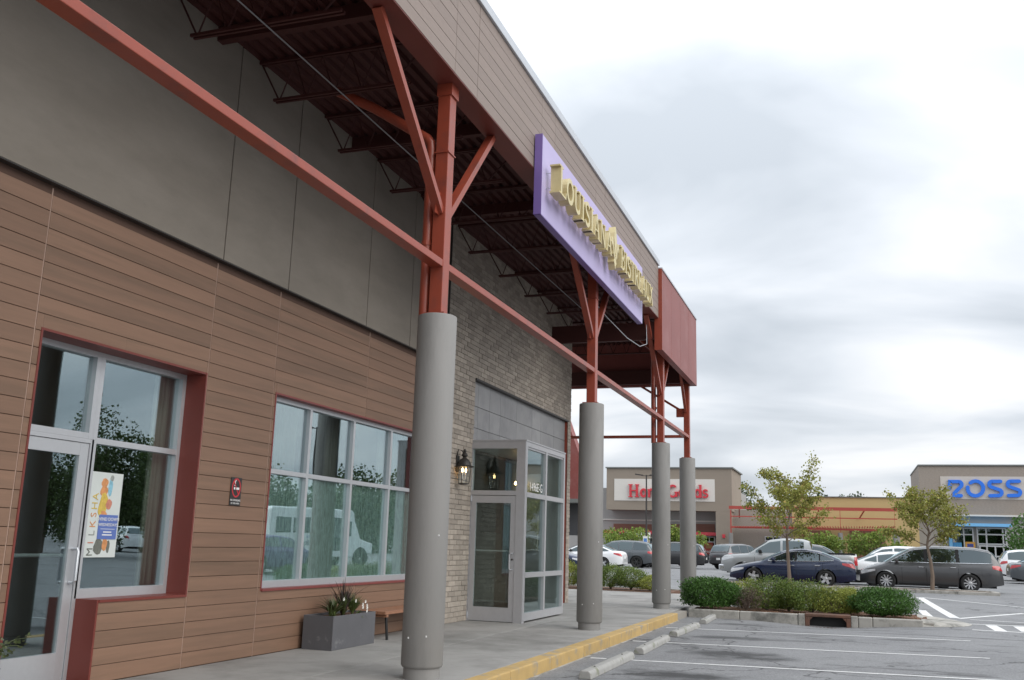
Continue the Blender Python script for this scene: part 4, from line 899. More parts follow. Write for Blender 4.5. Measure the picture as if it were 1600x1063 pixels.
# island 2 with the two young trees
TY = 40.2
isl2 = struct(MB().box(-6.2, 4.75, 39.5, 40.95, -.2, .05).build('tree_island', mulch))
kx = np.linspace(-6.35, 4.9, 9)
for a, b_ in zip(kx[:-1], kx[1:]):
    for ya, yb in ((39.34, 39.5), (40.95, 41.1)): piece('kerb_stone', kerbm, isl2, a+.003, b_-.003, ya, yb, -.2, .085, .02)
piece('kerb_stone', kerbm, isl2, 4.755, 4.93, 39.505, 40.945, -.2, .085, .02)
tA = at(1234, 905, TY); tB = at(1456, 910, TY)
tree(tA[0], TY, 4.15, 1.6, 1.62, 1.1, f_maple, 'young olive green tree in front of the dark blue sedan', seed=5, z=.04, n=7600, size=.088, nb=17, trunk_r=.065)
tree(tB[0], TY, 3.55, 1.5, 1.42, .3, f_maple2, 'young reddish green tree in front of the grey minivan', seed=11, z=.04, n=6400, size=.085, nb=15, trunk_r=.065)



def big_tree(x, y, h, r, m, label, n=2600, size=.32, group='trees far beyond the stores', trunk=True, z=0, low=False):
    t = thing('tree', label, 'tree', (x, y, z), random.uniform(0, 6), group)
    MB().tube([(0, 0, -1), (.1, 0, h*.45), (0, .1, h*.8)], [r*.10, r*.07, r*.02], 8).build('trunk', bark, t, True, world=False)
    b = MB()
    P = []
    nc = 9
    for k in range(nc):
        c = RNG.normal(size=3)*np.array([r*.45, r*.45, h*(.17 if low else .13)]); c[2] += h*(.46 if low else .66); b.tube([(0, 0, h*.35), tuple(c)], [r*.04, r*.012], 5)
        P.append(clump_points(n//nc, r*.52, r*.52, h*(.30 if low else .19), hollow=.4)+c)
    b.build('limbs', bark, t, world=False); leaf_mesh('crown', np.concatenate(P), size, t, m, aspect=.7); return t
for (px, Y, top, r, lb) in ((1157, 150, 777, 2.6, 'dark round tree top behind the home store roof corner'), (1268, 150, 769, 2.0, 'far tree top behind the left young tree'), (1340, 150, 765, 2.6, 'dark tree top above the yellow wall left of the gap'), (1326, 155, 770, 1.6, 'small tree top above the yellow wall'), (1417, 150, 768, 2.4, 'dark tree top left of the blue lettered store')):
    p = at(px, top, Y); big_tree(p[0], Y, p[2]*.97, r, f_far, lb, n=2200, size=.4)
for (px, Y, top, bot, r, m, lb) in ((968, 93, 821, 850, 1.9, f_myr, 'yellow green crape myrtle left of the third column'), (1054, 93, 812, 850, 1.9, f_myr, 'bright green crape myrtle seen between the last columns'), (1280, 92, 826, 852, 1.9, f_myr, 'bright green small tree behind the pickup'), (1371, 92, 826, 855, 1.9, f_myr, 'bright green small tree left of the white cars'), (1606, 90, 808, 858, 2.3, f_dark, 'dense round green tree at the right edge of the picture')):
    p = at(px, top, Y); big_tree(p[0], Y, p[2]-.02, r, m, lb, n=2800, size=.22, group='small trees in front of the stores')
# trees on the far side of the lot, right of the picture (seen mirrored in the windows)
for k, (x, y, h, r) in enumerate(((24.6, 42.5, 7.6, 2.6), (19.8, 41.5, 5.2, 1.5), (30, 44, 6.5, 2.4))): big_tree(x, y, h, r, f_mass, ['large dark tree mirrored in the corner window', 'smaller dark tree mirrored in the corner window', 'dark tree far right, outside the picture'][k], n=12000, size=.17, group='trees across the lot', low=True)
for k in range(15):
    x = 18+k*2.6; big_tree(x, 76-(k*1.3) % 5, 5.6+(k*37 % 7)*.30, 3.2, f_mass, 'dense tree number %s from the left in the row across the lot, outside the picture' % ['one', 'two', 'three', 'four', 'five', 'six', 'seven', 'eight', 'nine', 'ten', 'eleven', 'twelve', 'thirteen', 'fourteen', 'fifteen'][k], n=4200, size=.30, group='tree row across the lot', low=True)

# ================================================================== STORES ACROSS THE LOT
def fb(b, x0, y0, x1, y1, Y, d0=0.0, d1=.6, zmin=None):      # box from a facade rectangle measured in the photo, standing at depth Y
    p = at(x0, y0, Y); q = at(x1, y1, Y); xm = (x0+x1)/2 if x1 < 1650 else 1540; z0 = at(xm, y1, Y)[2] if zmin is None else zmin
    return b.box(p[0], q[0], Y-d0, Y+d1, z0, at(xm, y0, Y)[2])
hgY = 104.0
tan = mat('tan_stucco', (.255, .215, .175), .9, .06, 1, bump=.05, stretch=(.3, 1, 1)); greyst = mat('grey_stucco', (.33, .32, .31), .9, .06, 1); cream = mat('cream_panel', (.60, .575, .535), .7, .04); brownb = mat('brown_board', (.22, .10, .07), .7, .12, 2, stretch=(.2, 1, 3)); hgred = mat('letter_red', (.55, .035, .05), .4, .05); awn = mat('awning_red', (.45, .04, .055), .6, .08); dglass = glass('store_glass', (.10, .11, .12), .10); roofm = mat('roof_cap', (.16, .17, .165), .6, .1)
HG = thing('home_store', 'tan stucco store with red lettering on a cream panel', 'building', (at(1050, 880, hgY)[0], hgY, 0))
fb(MB(), 700, 761, 1147, 900, hgY, -1.5, 14, -.3).build('wall', greyst, HG)
fb(MB(), 952, 733.5, 1146, 798.5, hgY, 1.2, 8).build('sign_block', tan, HG)
fb(MB(), 1120.5, 798, 1146, 900, hgY, 1.19, 8, -.3).build('end_pier', tan, HG)
fb(MB(), 950.5, 731.5, 1147.5, 733.4, hgY, 1.35, 8.1).build('parapet_cap', roofm, HG)
fb(MB(), 964, 750, 1119.5, 784, hgY, 1.24, -1.1).build('cream_panel', cream, HG)
fb(MB(), 700, 809.5, 1120, 811.5, hgY, -1.38, 1.6).build('band', cream, HG)
for (a, b_) in ((954, 1018), (1028, 1060), (1071, 1114)):
    for r in range(7): fb(MB(), a, 818.5+r*2.0, b_, 820.2+r*2.0, hgY, -1.4, 1.6).build('cladding_board', brownb, HG)
fb(MB(), 944, 829, 1030, 834, hgY, .2, 1.4).build('awning', awn, HG); fb(MB(), 1074, 832, 1127, 837, hgY, .4, 1.4).build('awning', awn, HG)
fsto = lambda X0, Z0, Y: (lambda u, v, d: (X0+u, Y+d, Z0+v))
p0 = at(982, 777, hgY-1.3); hh = at(982, 757, hgY-1.3)[2]-p0[2]
e_ = letters('HomeGoods', HG, fsto(p0[0], p0[2], hgY-1.3), hh, 0, 0, -.22, hgred, 1.02, -.02)
def store_window(parent, x0, y0, x1, y1, Y, d, vs=(), hs=(), fr=alumd, fw=.09):
    p = at(x0, y0, Y); q = at(x1, y1, Y); b = MB(); yy = Y-d
    X0, X1, Z0, Z1 = p[0], q[0], q[2], p[2]
    b.box(X0, X0+fw, yy-.08, yy+.04, Z0, Z1); b.box(X1-fw, X1, yy-.08, yy+.04, Z0, Z1); b.box(X0+fw, X1-fw, yy-.078, yy+.04, Z1-fw, Z1); b.box(X0+fw, X1-fw, yy-.078, yy+.04, Z0, Z0+fw)
    for v in vs: xv = at(v, y0, Y)[0]; b.box(xv-fw/2, xv+fw/2, yy-.075, yy+.04, Z0+fw, Z1-fw)
    for h in hs: zh = at(x0, h, Y)[2]; b.box(X0+fw, X1-fw, yy-.07, yy+.04, zh-fw/2, zh+fw/2)
    o = b.build('window', fr, parent)
    xe = [X0]+[at(v, y0, Y)[0] for v in vs]+[X1]; ze = sorted([Z0]+[at(x0, h, Y)[2] for h in hs]+[Z1])
    for i in range(len(xe)-1):
        for j in range(len(ze)-1): MB().box(xe[i]+fw*.4, xe[i+1]-fw*.4, yy-.03, yy-.01, ze[j]+fw*.4, ze[j+1]-fw*.4).build('pane', dglass, o)
    MB().box(X0, X1, yy+.045, yy+.06, Z0, Z1).build('blackout', mat('store_interior', (.02, .02, .022), .9), o)
    return o
store_window(HG, 1076, 837.5, 1115, 878, hgY, -1.42, (1085, 1096, 1105.5), (846,), alum)
w = store_window(HG, 960, 838, 1020, 878, hgY, -1.42, (975, 990, 1005), (848,), alum)
fb(MB(), 1097.5, 847.5, 1112, 866, hgY, -1.33, 1.34).build('sale_poster', mat('sale_poster', (.30, .045, .03), .6, .5, .9), HG)
q = at(1105, 862.5, hgY); text_obj('poster_text', 'FINDS', .30, pwhite, HG, (q[0], hgY+1.32, q[2]), FACE_NY); fb(MB(), 1100, 851, 1109.5, 857, hgY, -1.32, 1.335).build('poster_print', mat('poster_gold', (.34, .20, .08), .6, .4, 3), HG)
fb(MB(), 1131, 835.5, 1135.5, 841, hgY, 1.32, -1.18).build('alarm_bell', hgred, HG)
struct(fb(MB(), 860, 880, 1180, 900, hgY, 5.0, -1.5, -.3).build('store_sidewalk', side_c))
# pergola wing between the stores
pgY = 100.0
PG = thing('yellow_store', 'low yellow stucco store wing behind a red steel pergola', 'building', (at(1270, 880, pgY)[0], pgY+4, 0))
ywall = mat('yellow_stucco', (.47, .35, .165), .9, .06, 1, stretch=(.3, 1, 1)); greybr = mat('far_brick', (.31, .275, .24), .9, .2, 6, stretch=(1, 1, 3), rnd=.0)
yB = pgY+5
fb(MB(), 1140, 797.5, 1262, 900, yB, 0, 8, -.3).build('brick_bay', greybr, PG)
fb(MB(), 1237, 778, 1440, 900, yB, .25, 8, -.3).build('yellow_wall', ywall, PG); fb(MB(), 1236, 776.6, 1441, 777.9, yB, .4, 8.1).build('parapet_cap', roofm, PG)
for x0, x1 in ((1247, 1301), (1327, 1386)): fb(MB(), x0, 829, x1, 900, yB, .32, -.2, -.1).build('brown_bay', brownb, PG)
store_window(PG, 1195, 838, 1222, 878, yB, .02, (1208,), (845,), alum)
fb(MB(), 1398, 834, 1409, 900, yB, .3, -.2, -.1).build('grey_bay', greyst, PG)
PR = thing('red_pergola', 'red painted steel pergola frame on round grey posts in front of the yellow store', 'pergola', (at(1270, 880, pgY)[0], pgY, 0))
pred = mat('pergola_red', (.36, .055, .04), .5, .08)
fb(MB(), 1139, 792.5, 1402, 797.5, pgY, .1, .1).build('top_beam', pred, PR); fb(MB(), 1141, 808.3, 1402, 810, pgY, .06, .06).build('rail', pred, PR); fb(MB(), 1141, 825, 1402, 828, pgY, .08, .08).build('lower_beam', pred, PR)
for x in (1142, 1313, 1398):
    fb(MB(), x-1.2, 797, x+1.2, 834, pgY, .09, .07).build('steel_post', pred, PR)
    q = at(x, 833, pgY); MB().lathe([(.22, -.3), (.22, q[2]), (.2, q[2]+.01)], (q[0], pgY, 0), 16).build('post_sleeve', concol, PR, True)
for x in np.arange(1150, 1400, 4.2):
    q = at(x, 824.2, pgY); MB().obox((q[0], pgY-.5, q[2]+.05), (q[0], pgY+4.6, q[2]+.05), .06, .12).build('rafter', pred, PR)
for x in (1155, 1190, 1280, 1352): q = at(x, 797, pgY); MB().obox((q[0], pgY, q[2]+.1), (q[0]-.5, pgY+4.7, q[2]-.6), .1, .12).build('stay', pred, PR)
# blue lettered store
rsY = 112.0
RS = thing('clothing_store', 'grey brick store with large blue lettering and blue entrance canopy', 'building', (at(1520, 880, rsY)[0], rsY, .4))
rsbr = mat('ross_brick', (.285, .245, .21), .9, .22, 5, stretch=(1, 1, 3.5), bump=.1); rsw = mat('sign_band', (.50, .46, .42), .8, .05, 1); blue = mat('letter_blue', (.02, .16, .70), .4, .04); blueaw = mat('canopy_blue', (.16, .42, .72), .5, .06)
fb(MB(), 1434, 729, 1900, 806, rsY, .6, 14).build('upper_wall', rsbr, RS); fb(MB(), 1433, 727, 1901, 728.9, rsY, .75, 14.1).build('parapet_cap', roofm, RS)
fb(MB(), 1412, 806.5, 1900, 900, rsY, .0, 14, .2).build('lower_wall', greyst, RS); fb(MB(), 1434, 805, 1900, 807.5, rsY, .7, 0).build('band', cream, RS)
fb(MB(), 1468, 745.5, 1900, 781, rsY, .64, -.5).build('sign_band', rsw, RS)
fb(MB(), 1486, 819, 1576, 823.6, rsY, 2.2, -.02).build('canopy', blueaw, RS); fb(MB(), 1482, 835, 1488.5, 858, rsY, .5, -.02).build('blue_pier', blueaw, RS)
fb(MB(), 1476.5, 834, 1479.5, 848, rsY, .2, -.02).build('blade_sign', pwhite, RS)
store_window(RS, 1488, 824, 1524, 878, rsY, .05, (1505,), (835,), alum, .12); store_window(RS, 1525, 824, 1576, 881, rsY, .05, (1540, 1566), (835, 850), alum, .14)
store_window(RS, 1529, 852, 1580, 882, rsY, .35, (1541, 1554, 1567), (869,), alum, .14)
fb(MB(), 1489, 848, 1503, 857, rsY, .16, -.10).build('window_print', mat('print_blue', (.06, .28, .55), .5, .35, 3), RS)
fb(MB(), 1508, 847, 1524, 857, rsY, .16, -.10).build('window_print', mat('print_orange', (.62, .33, .06), .5, .1), RS); fb(MB(), 1511, 850, 1521, 855, rsY, .18, -.16).build('window_print', mat('print_navy', (.05, .07, .30), .5, .3, 8), RS)
def rl(px, py): p = at(px, py, rsY-.7); return (p[0], p[2])
sw_ = at(1481, 750, rsY-.7)[2]-at(1481, 755.3, rsY-.7)[2]
ff = lambda u, v, d: (u, rsY-.66+d, v)
def arcpx(cx, cy, rx, ry, a0, a1, n=14): return [rl(*p) for p in arc(cx, cy, rx, ry, a0, a1, n)]
strk = [
 [[rl(1484, 763), rl(1484, 754)]+[rl(1484, 752.8), rl(1498, 752.8)]+arcpx(1498, 757.5, 4.5, 4.7, -90, 60, 8)+[rl(1491, 771), rl(1491, 774.5), rl(1501.5, 774.8)]],
 [arcpx(1524, 763.5, 12.2, 11.5, -130, 190, 26), ],
 [[rl(1563, 752.5), rl(1550, 752.5)]+arcpx(1550, 757, 4.6, 4.5, -90, -240, 8)+[rl(1561, 765.5)]+arcpx(1560.5, 770, 4.5, 4.6, -60, 90, 8)+[rl(1547, 774.8)]],
 [[rl(1592, 752.2), rl(1579, 752.2)]+arcpx(1579, 756.7, 4.6, 4.5, -90, -240, 8)+[rl(1590, 765.2)]+arcpx(1589.5, 769.8, 4.5, 4.6, -60, 90, 8)+[rl(1576, 774.6)]]]
for st in strk:
    b = MB()
    for s in st: b.ribbon(s, sw_, ff, 0, -.2); [b.lathe([(sw_/2, 0), (sw_/2, -.197)], (c[0], rsY-.66, c[1]), 14, 'y') for c in (s[0], s[-1])]
    b.build('letter', blue, RS)
struct(fb(MB(), 1400, 880, 1900, 900, rsY, 5.0, 0, .1).build('store_sidewalk', side_c))
# next shop beyond our corner: red sloping metal wall, dark awning edge and glazing
NX = thing('neighbour_shop', 'shop front with a sloping red metal wing wall beyond the brick corner', 'building', (-8.2, 33, 0))
b = MB(); nY = 32.4
pts = [at(x, y, nY) for x, y in ((876, 630), (881, 640), (909, 722), (909, 780), (870, 780))]
b.prism([(p[0], p[2]) for p in pts], lambda u, v, d: (u, d, v), nY, nY+.5); b.build('wing_wall', redp, NX)
fb(MB(), 860, 780, 912, 786, nY, .3, .5).build('gutter', roofm, NX); fb(MB(), 850, 786, 908, 836, nY, -.4, .8).build('dark_wall', mat('charcoal_wall', (.055, .058, .065), .7, .1), NX)
# ---- street furniture far off
LPX = at(1010, 880, 82)
def lamp_pole(x, y, h, label):
    z = zA(x, y); t = thing('lamp_post', label, 'lamp post', (x, y, z), group='parking lot lamp posts')
    MB().lathe([(.24, -.2), (.24, .7), (.2, .72)], (0, 0, 0), 14).build('base', concol, t, True, world=False)
    MB().tube([(0, 0, .7), (0, 0, h)], [.085, .06], 8).build('pole', darkm, t, True, world=False)
    for s in (-1, 1):
        MB().obox((s*.05, 0, h-.08), (s*.35, 0, h-.05), .05, .05).build('arm', darkm, t, world=False); MB().obox((s*.3, 0, h-.03), (s*.95, 0, h+.06), .32, .09).build('lamp_head', darkm, t, world=False)
lamp_pole(LPX[0], 82, at(1010, 740, 82)[2]-.1, 'dark twin headed lamp post in front of the home store'); lamp_pole(17.6, 52, 8.0, 'twin headed lamp post mirrored in the storefront window')
q = at(1008.5, 858, 70); t = thing('parking_sign', 'small blue and white parking sign on a post left of the third column', 'sign', (q[0], 70, zA(q[0], 70)))
MB().tube([(0, 0, 0), (0, 0, 2.1)], .03, 8).build('post', silver, t, world=False); MB().box(-.17, .17, -.05, -.035, 1.45, 2.1).build('plate', pwhite, t, world=False); MB().box(-.12, .12, -.056, -.051, 1.62, 1.95).build('symbol_panel', mat('sign_blue', (.09, .22, .52), .5), t, world=False)
q = at(995, 850, 96); t = thing('cart_corral', 'pale beige cart shelter by the home store entrance', 'shelter', (q[0], 96, 0))
bg_ = mat('beige_panel', (.36, .31, .24), .8, .1); zt = at(995, 831, 96)[2]
for x in (-.65, .65): MB().box(x-.55, x+.55, -.1, .5, 0, zt-.75).build('bin', bg_, t, world=False)
MB().box(-.1, 1.2, -.2, .8, zt-.6, zt).build('panel', pwhite, t, world=False); MB().box(-1.2, -.15, -.2, .8, zt-.6, zt).build('panel', bg_, t, world=False)

# ================================================================== VEHICLES
tyre = black; rimm = mat('alloy_rim', (.50, .51, .52), .35, .1, metal=.7); rimd = mat('black_rim', (.03, .03, .03), .4, .1); under = mat('underbody', (.012, .012, .013), .9, .1); chrome = mat('chrome', (.62, .63, .65), .18, .03, metal=.9); hl_m = mat('headlight', (.55, .56, .57), .15, .1, metal=.2, coat=1); amber = mat('amber_lens', (.6, .26, .08), .25, .1, coat=1); tl_m = mat('tail_lens', (.42, .015, .02), .2, .1, coat=1); seamm = mat('panel_gap', (.01, .01, .011), .8, .0)
carglass = glass('car_glass', (.16, .19, .18), .13); carglassl = glass('car_glass_clear', (.45, .52, .48), .13)
def paint(name, c, metal=.0, rough=.32): return mat('paint_'+name, c, rough, .03, 2, metal=metal, coat=.8)
def lerp_tab(tab, x):
    xs_ = [t[0] for t in tab]; return float(np.interp(x, xs_, [t[1] for t in tab]))
SPEC = {
 'sedan': dict(L=4.87, W=1.85, fo=.96, wb=2.78, R=.335, bot=.20, top=[(0, .50), (.04, .63), (.22, .73), (.8, .86), (1.3, .95), (2.2, .965), (3.6, 1.0), (4.3, 1.06), (4.72, 1.05), (4.83, .93), (4.87, .72)], roof=[(1.2, .93), (1.7, 1.17), (2.15, 1.37), (2.6, 1.45), (3.0, 1.455), (3.5, 1.39), (3.95, 1.22), (4.38, 1.05)], win=[(1.55, 2.58), (2.66, 3.50), (3.55, 4.05)], ws=(1.27, 2.05), rw=(3.62, 4.3), seams=(1.45, 2.62, 3.62)),
 'suv': dict(L=4.85, W=1.93, fo=.93, wb=2.82, R=.375, bot=.27, top=[(0, .62), (.04, .82), (.18, .95), (.9, 1.05), (1.2, 1.10), (3.2, 1.12), (4.6, 1.15), (4.76, 1.10), (4.82, .98), (4.85, .72)], roof=[(1.12, 1.08), (1.65, 1.46), (2.05, 1.66), (2.7, 1.73), (3.8, 1.71), (4.35, 1.63), (4.5, 1.52), (4.76, 1.13)], win=[(1.45, 2.50), (2.58, 3.45), (3.52, 4.42)], ws=(1.18, 1.98), rw=(4.42, 4.72), seams=(1.4, 2.54, 3.48)),
 'van': dict(L=5.16, W=2.0, fo=.97, wb=3.0, R=.35, bot=.20, top=[(0, .56), (.05, .70), (.22, .82), (.95, 1.04), (1.2, 1.06), (4.9, 1.10), (5.08, 1.05), (5.13, .9), (5.16, .6)], roof=[(.86, 1.0), (1.45, 1.36), (1.95, 1.62), (2.7, 1.72), (4.2, 1.69), (4.72, 1.60), (4.88, 1.45), (5.1, 1.08)], win=[(1.18, 2.38), (2.50, 3.52), (3.64, 4.78)], ws=(.95, 1.85), rw=(4.82, 5.06), seams=(1.55, 2.44, 3.58)),
 'pickup': dict(L=5.85, W=2.0, fo=1.0, wb=3.57, R=.40, bot=.36, top=[(0, .85), (.04, 1.02), (.16, 1.12), (1.3, 1.22), (1.45, 1.24), (5.70, 1.30), (5.80, 1.28), (5.85, .7)], roof=[(1.22, 1.22), (1.75, 1.58), (2.15, 1.82), (2.7, 1.90), (3.55, 1.89), (3.86, 1.80), (4.02, 1.27)], win=[(1.55, 2.62), (2.72, 3.62)], ws=(1.28, 2.02), rw=(3.88, 4.0), seams=(1.5, 2.67, 3.75)),
 'hatch': dict(L=4.4, W=1.82, fo=.88, wb=2.65, R=.335, bot=.2, top=[(0, .52), (.05, .68), (.2, .78), (.85, .92), (1.2, .99), (3.2, 1.03), (4.2, 1.06), (4.33, .95), (4.4, .65)], roof=[(1.05, .97), (1.6, 1.27), (2.0, 1.46), (2.6, 1.54), (3.4, 1.50), (3.9, 1.38), (4.28, 1.04)], win=[(1.4, 2.35), (2.42, 3.2), (3.26, 3.95)], ws=(1.12, 1.92), rw=(3.7, 4.22), seams=(1.35, 2.38, 3.25)),
}
_wh = {}
def wheel_meshes(R, style):
    k = (round(R, 3), style)
    if k in _wh: return _wh[k]
    b = MB(); w = .11; b.lathe([(R*.64, -w), (R*.93, -w*1.02), (R, -w*.7), (R, w*.7), (R*.93, w*1.02), (R*.64, w), (R*.62, 0), (R*.64, -w)], (0, 0, 0), 28, 'y', False); me = b.mesh('wheel', None, True); me.materials.append(tyre)
    b = MB(); b.lathe([(R*.60, .07), (R*.68, .112), (R*.70, .10), (R*.70, .03), (R*.60, .03), (R*.60, .07)], (0, 0, 0), 28, 'y', False); n = {'ten': 10, 'five': 5, 'black': 6, 'swirl': 5}[style]
    for i in range(n):
        a = 2*math.pi*i/n; tw = .5 if style == 'swirl' else 0; c, s = math.cos(a), math.sin(a); c2, s2 = math.cos(a+tw), math.sin(a+tw)
        b.obox((R*.1*c, .085, R*.1*s), (R*.66*c2, .10, R*.66*s2), .02, R*(.30 if n == 5 else .13), (s2, 0, -c2))
    b.lathe([(R*.17, .07), (R*.17, .11), (R*.12, .118)], (0, 0, 0), 12, 'y'); rm = b.mesh('rim', None); rm.materials.append(rimd if style == 'black' else rimm)
    b = MB().lathe([(R*.66, .0), (R*.66, .045)], (0, 0, 0), 24, 'y'); dk = b.mesh('brake_disc'); dk.materials.append(under)
    _wh[k] = (me, rm, dk); return _wh[k]
def car(kind, label, loc, heading, pm, style='five', cat='car', name='parked_car', glassm=None, group='cars parked across the lot', trim=True, sc=1.0, hlm=None, grille=None):
    S = SPEC[kind]; Ln, W = S['L'], S['W']; hw = W/2; R = S['R']; gm = glassm or carglass
    t = thing(name, label, cat, loc, heading, group); t.scale = (sc, sc, sc)
    wc = (S['fo'], S['fo']+S['wb']); Ra = R+.055
    def plan(x):
        f = 1-.30*max(0, 1-x/.75)**2.4; r = 1-.20*max(0, 1-(Ln-x)/.6)**2.4; return f*r
    def zb(x):
        z = S['bot']+.06*max(0, 1-x/.5)+.12*max(0, 1-(Ln-x)/.6)
        for c in wc:
            if abs(x-c) < Ra: z = max(z, R+math.sqrt(Ra*Ra-(x-c)**2)*.98)
        return z
    def sect(x):
        w = hw*plan(x); zt = lerp_tab(S['top'], x); zs = zt-.055; b0 = min(zb(x), zs-.05); h = zs-b0; zz = S['bot']
        def yz(z):   # body side profile: tucked sill, full at door middle, shoulder tucked
            f = (z-zz)/max(.1, zs-zz); return w*(np.interp(f, [0, .12, .38, .62, .80, .9, 1.0], [.925, .955, .985, 1.0, .985, .975, .935]))
        P = [(yz(b0+h*f), b0+h*f) for f in (0, .15, .32, .5, .66, .8, .92, 1.0)]
        P += [(w*.86, zs+.028), (w*.62, zt-.004), (w*.3, zt+.010), (0, zt+.016)]
        return P
    X = set(np.linspace(0, Ln, 44).round(3)) | {.02, .05, .1, Ln-.02, Ln-.05, Ln-.1}
    for c in wc:
        for a in np.linspace(0, math.pi, 15): X.add(round(c+Ra*.999*math.cos(a), 4))
        X |= {round(c+Ra*1.002, 4), round(c-Ra*1.002, 4)}
    X = sorted(x for x in X if 0 <= x <= Ln)
    lx = lambda x: Ln/2-x
    b = MB(); m = 12
    for x in X:
        P = sect(x)
        for (y, z) in P: b.v.append((lx(x), y, z))
        for (y, z) in P[:-1][::-1]: b.v.append((lx(x), -y, z))
    n2 = 2*m-1
    b.f = [(i*n2+j, i*n2+j+1, (i+1)*n2+j+1, (i+1)*n2+j) for i in range(len(X)-1) for j in range(n2-1)]
    b.f += [tuple(range(n2)), tuple(range((len(X)-1)*n2, len(X)*n2))[::-1]]
    # greenhouse
    rf = S['roof']; xa, xb = rf[0][0], rf[-1][0]; GX = sorted(set(np.linspace(xa, xb, 34).round(3)))
    def gw(x): return hw*plan(x)*.925
    def gy(x, z):
        zs = lerp_tab(S['top'], x)-.06; return gw(x)-max(0, z-zs)*.34
    g0 = len(b.v)
    for x in GX:
        zr_ = lerp_tab(rf, x); zs = min(lerp_tab(S['top'], x)-.06, zr_-.02); ze = max(zs+.005, zr_-.07)
        P = [(gy(x, zs), zs), (gy(x, (zs+ze)/2), (zs+ze)/2), (gy(x, ze), ze), (gy(x, ze)-.05, zr_-.03), (gy(x, ze)*.72, zr_), (gy(x, ze)*.36, zr_+.012), (0, zr_+.016)]
        for (y, z) in P: b.v.append((lx(x), y, z))
        for (y, z) in P[:-1][::-1]: b.v.append((lx(x), -y, z))
    b.f += [(g0+i*13+j, g0+i*13+j+1, g0+(i+1)*13+j+1, g0+(i+1)*13+j) for i in range(len(GX)-1) for j in range(12)]
    b.build('body', pm, t, True, world=False, sharp=40)
    # side glass, windscreens
    for s in (1, -1):
        for wi, (a, c) in enumerate(S['win']):
            q = MB(); cols_ = []
            for x in np.linspace(a, c, 12):
                zl = lerp_tab(S['top'], x)+.012; zh = lerp_tab(rf, x)-.095
                if zh-zl < .02: continue
                cols_.append([(lx(x), s*(gy(x, zl+(zh-zl)*f)+.007), zl+(zh-zl)*f) for f in (0, .5, 1)])
            if len(cols_) < 2: continue
            for cc in cols_: q.v += cc
            q.f = [(3*i+j, 3*i+j+1, 3*i+4+j, 3*i+3+j) for i in range(len(cols_)-1) for j in range(2)]
            q.build('side_window', gm if wi < 2 else carglass, t, True, world=False)
        if trim:
            xs_ = np.linspace(S['win'][0][0], S['win'][-1][1], 30); lo, hi = [], []
            for x in xs_:
                zl = lerp_tab(S['top'], x)+.004; zh = lerp_tab(rf, x)-.085
                if zh < zl: zh = zl
                lo.append((lx(x), s*(gy(x, zl)+.010), zl)); hi.append((lx(x), s*(gy(x, zh)+.010), zh))
            MB().tube(lo+hi[::-1]+[lo[0]], .011, 5, False).build('window_trim', chrome, t, True, world=False)
            for q_ in range(len(S['win'])-1):
                x0, x1 = S['win'][q_][1]-.01, S['win'][q_+1][0]+.01; pz = MB()
                for x in (x0, x1):
                    zl = lerp_tab(S['top'], x)+.01; zh = lerp_tab(rf, x)-.09; pz.v += [(lx(x), s*(gy(x, zl)+.005), zl), (lx(x), s*(gy(x, zh)+.005), zh)]
                pz.f = [(0, 1, 3, 2)]; pz.build('pillar', seamm, t, world=False)
    for nm, (a, c) in (('windscreen', S['ws']), ('rear_window', S['rw'])):
        q = MB(); xs_ = np.linspace(a, c, 8)
        for x in xs_:
            zr_ = lerp_tab(rf, x); ze = max(lerp_tab(S['top'], x)-.055, zr_-.07); wy = gy(x, ze)-.06
            q.v += [(lx(x)+(.008 if nm == 'windscreen' else -.008), y*wy, zr_+(.012 if abs(y) < .9 else -.012)+.014) for y in (-1, -.72, -.36, 0, .36, .72, 1)]
        q.f = [(7*i+j, 7*i+j+1, 7*i+8+j, 7*i+7+j) for i in range(7) for j in range(6)]; q.build(nm, gm, t, True, world=False)
    # lamps, seams, handles
    def side_y(x, z, s):
        P = sect(x); zs_ = [p[1] for p in P[:8]]; return s*float(np.interp(z, zs_, [p[0] for p in P[:8]]))
    def patch(nm, x0, x1, f0, f1, s, mm, off=.007, nx=7, nz=4, taper=0):
        q = MB()
        for i in range(nx):
            u = i/(nx-1); x = x0+(x1-x0)*u; zt = lerp_tab(S['top'], x)-.055; z0_ = f0[0]+(f1[0]-f0[0])*u; z1_ = f0[1]+(f1[1]-f0[1])*u
            for j in range(nz):
                z = min(z0_+(z1_-z0_)*j/(nz-1), zt); q.v.append((lx(x)+(off if x < .3 else (-off if x > Ln-.3 else 0)), side_y(x, z, s)+s*off, z))
        q.f = [(i*nz+j, i*nz+j+1, (i+1)*nz+j+1, (i+1)*nz+j) for i in range(nx-1) for j in range(nz-1)]; return q.build(nm, mm, t, True, world=False)
    zf = lerp_tab(S['top'], .3)-.06; zrr = lerp_tab(S['top'], Ln-.3)-.05
    for s in (1, -1):
        patch('headlight', .06, .58, (zf-.22, zf-.07), (zf-.08, zf-.01), s, hlm or hl_m)
        if kind == 'pickup': patch('tail_light', Ln-.16, Ln-.02, (zrr-.42, zrr-.06), (zrr-.42, zrr-.06), s, tl_m)
        elif kind == 'sedan': patch('tail_light', Ln-.50, Ln-.03, (zrr-.12, zrr-.05), (zrr-.26, zrr-.07), s, tl_m)
        else: patch('tail_light', Ln-.38, Ln-.03, (zrr-.14, zrr-.02), (zrr-.22, zrr-.02), s, tl_m)
        for x in S['seams']: patch('door_seam', x, x+.012, (S['bot']+.08, 1.3), (S['bot']+.08, 1.3), s, seamm, .003, 2, 8)
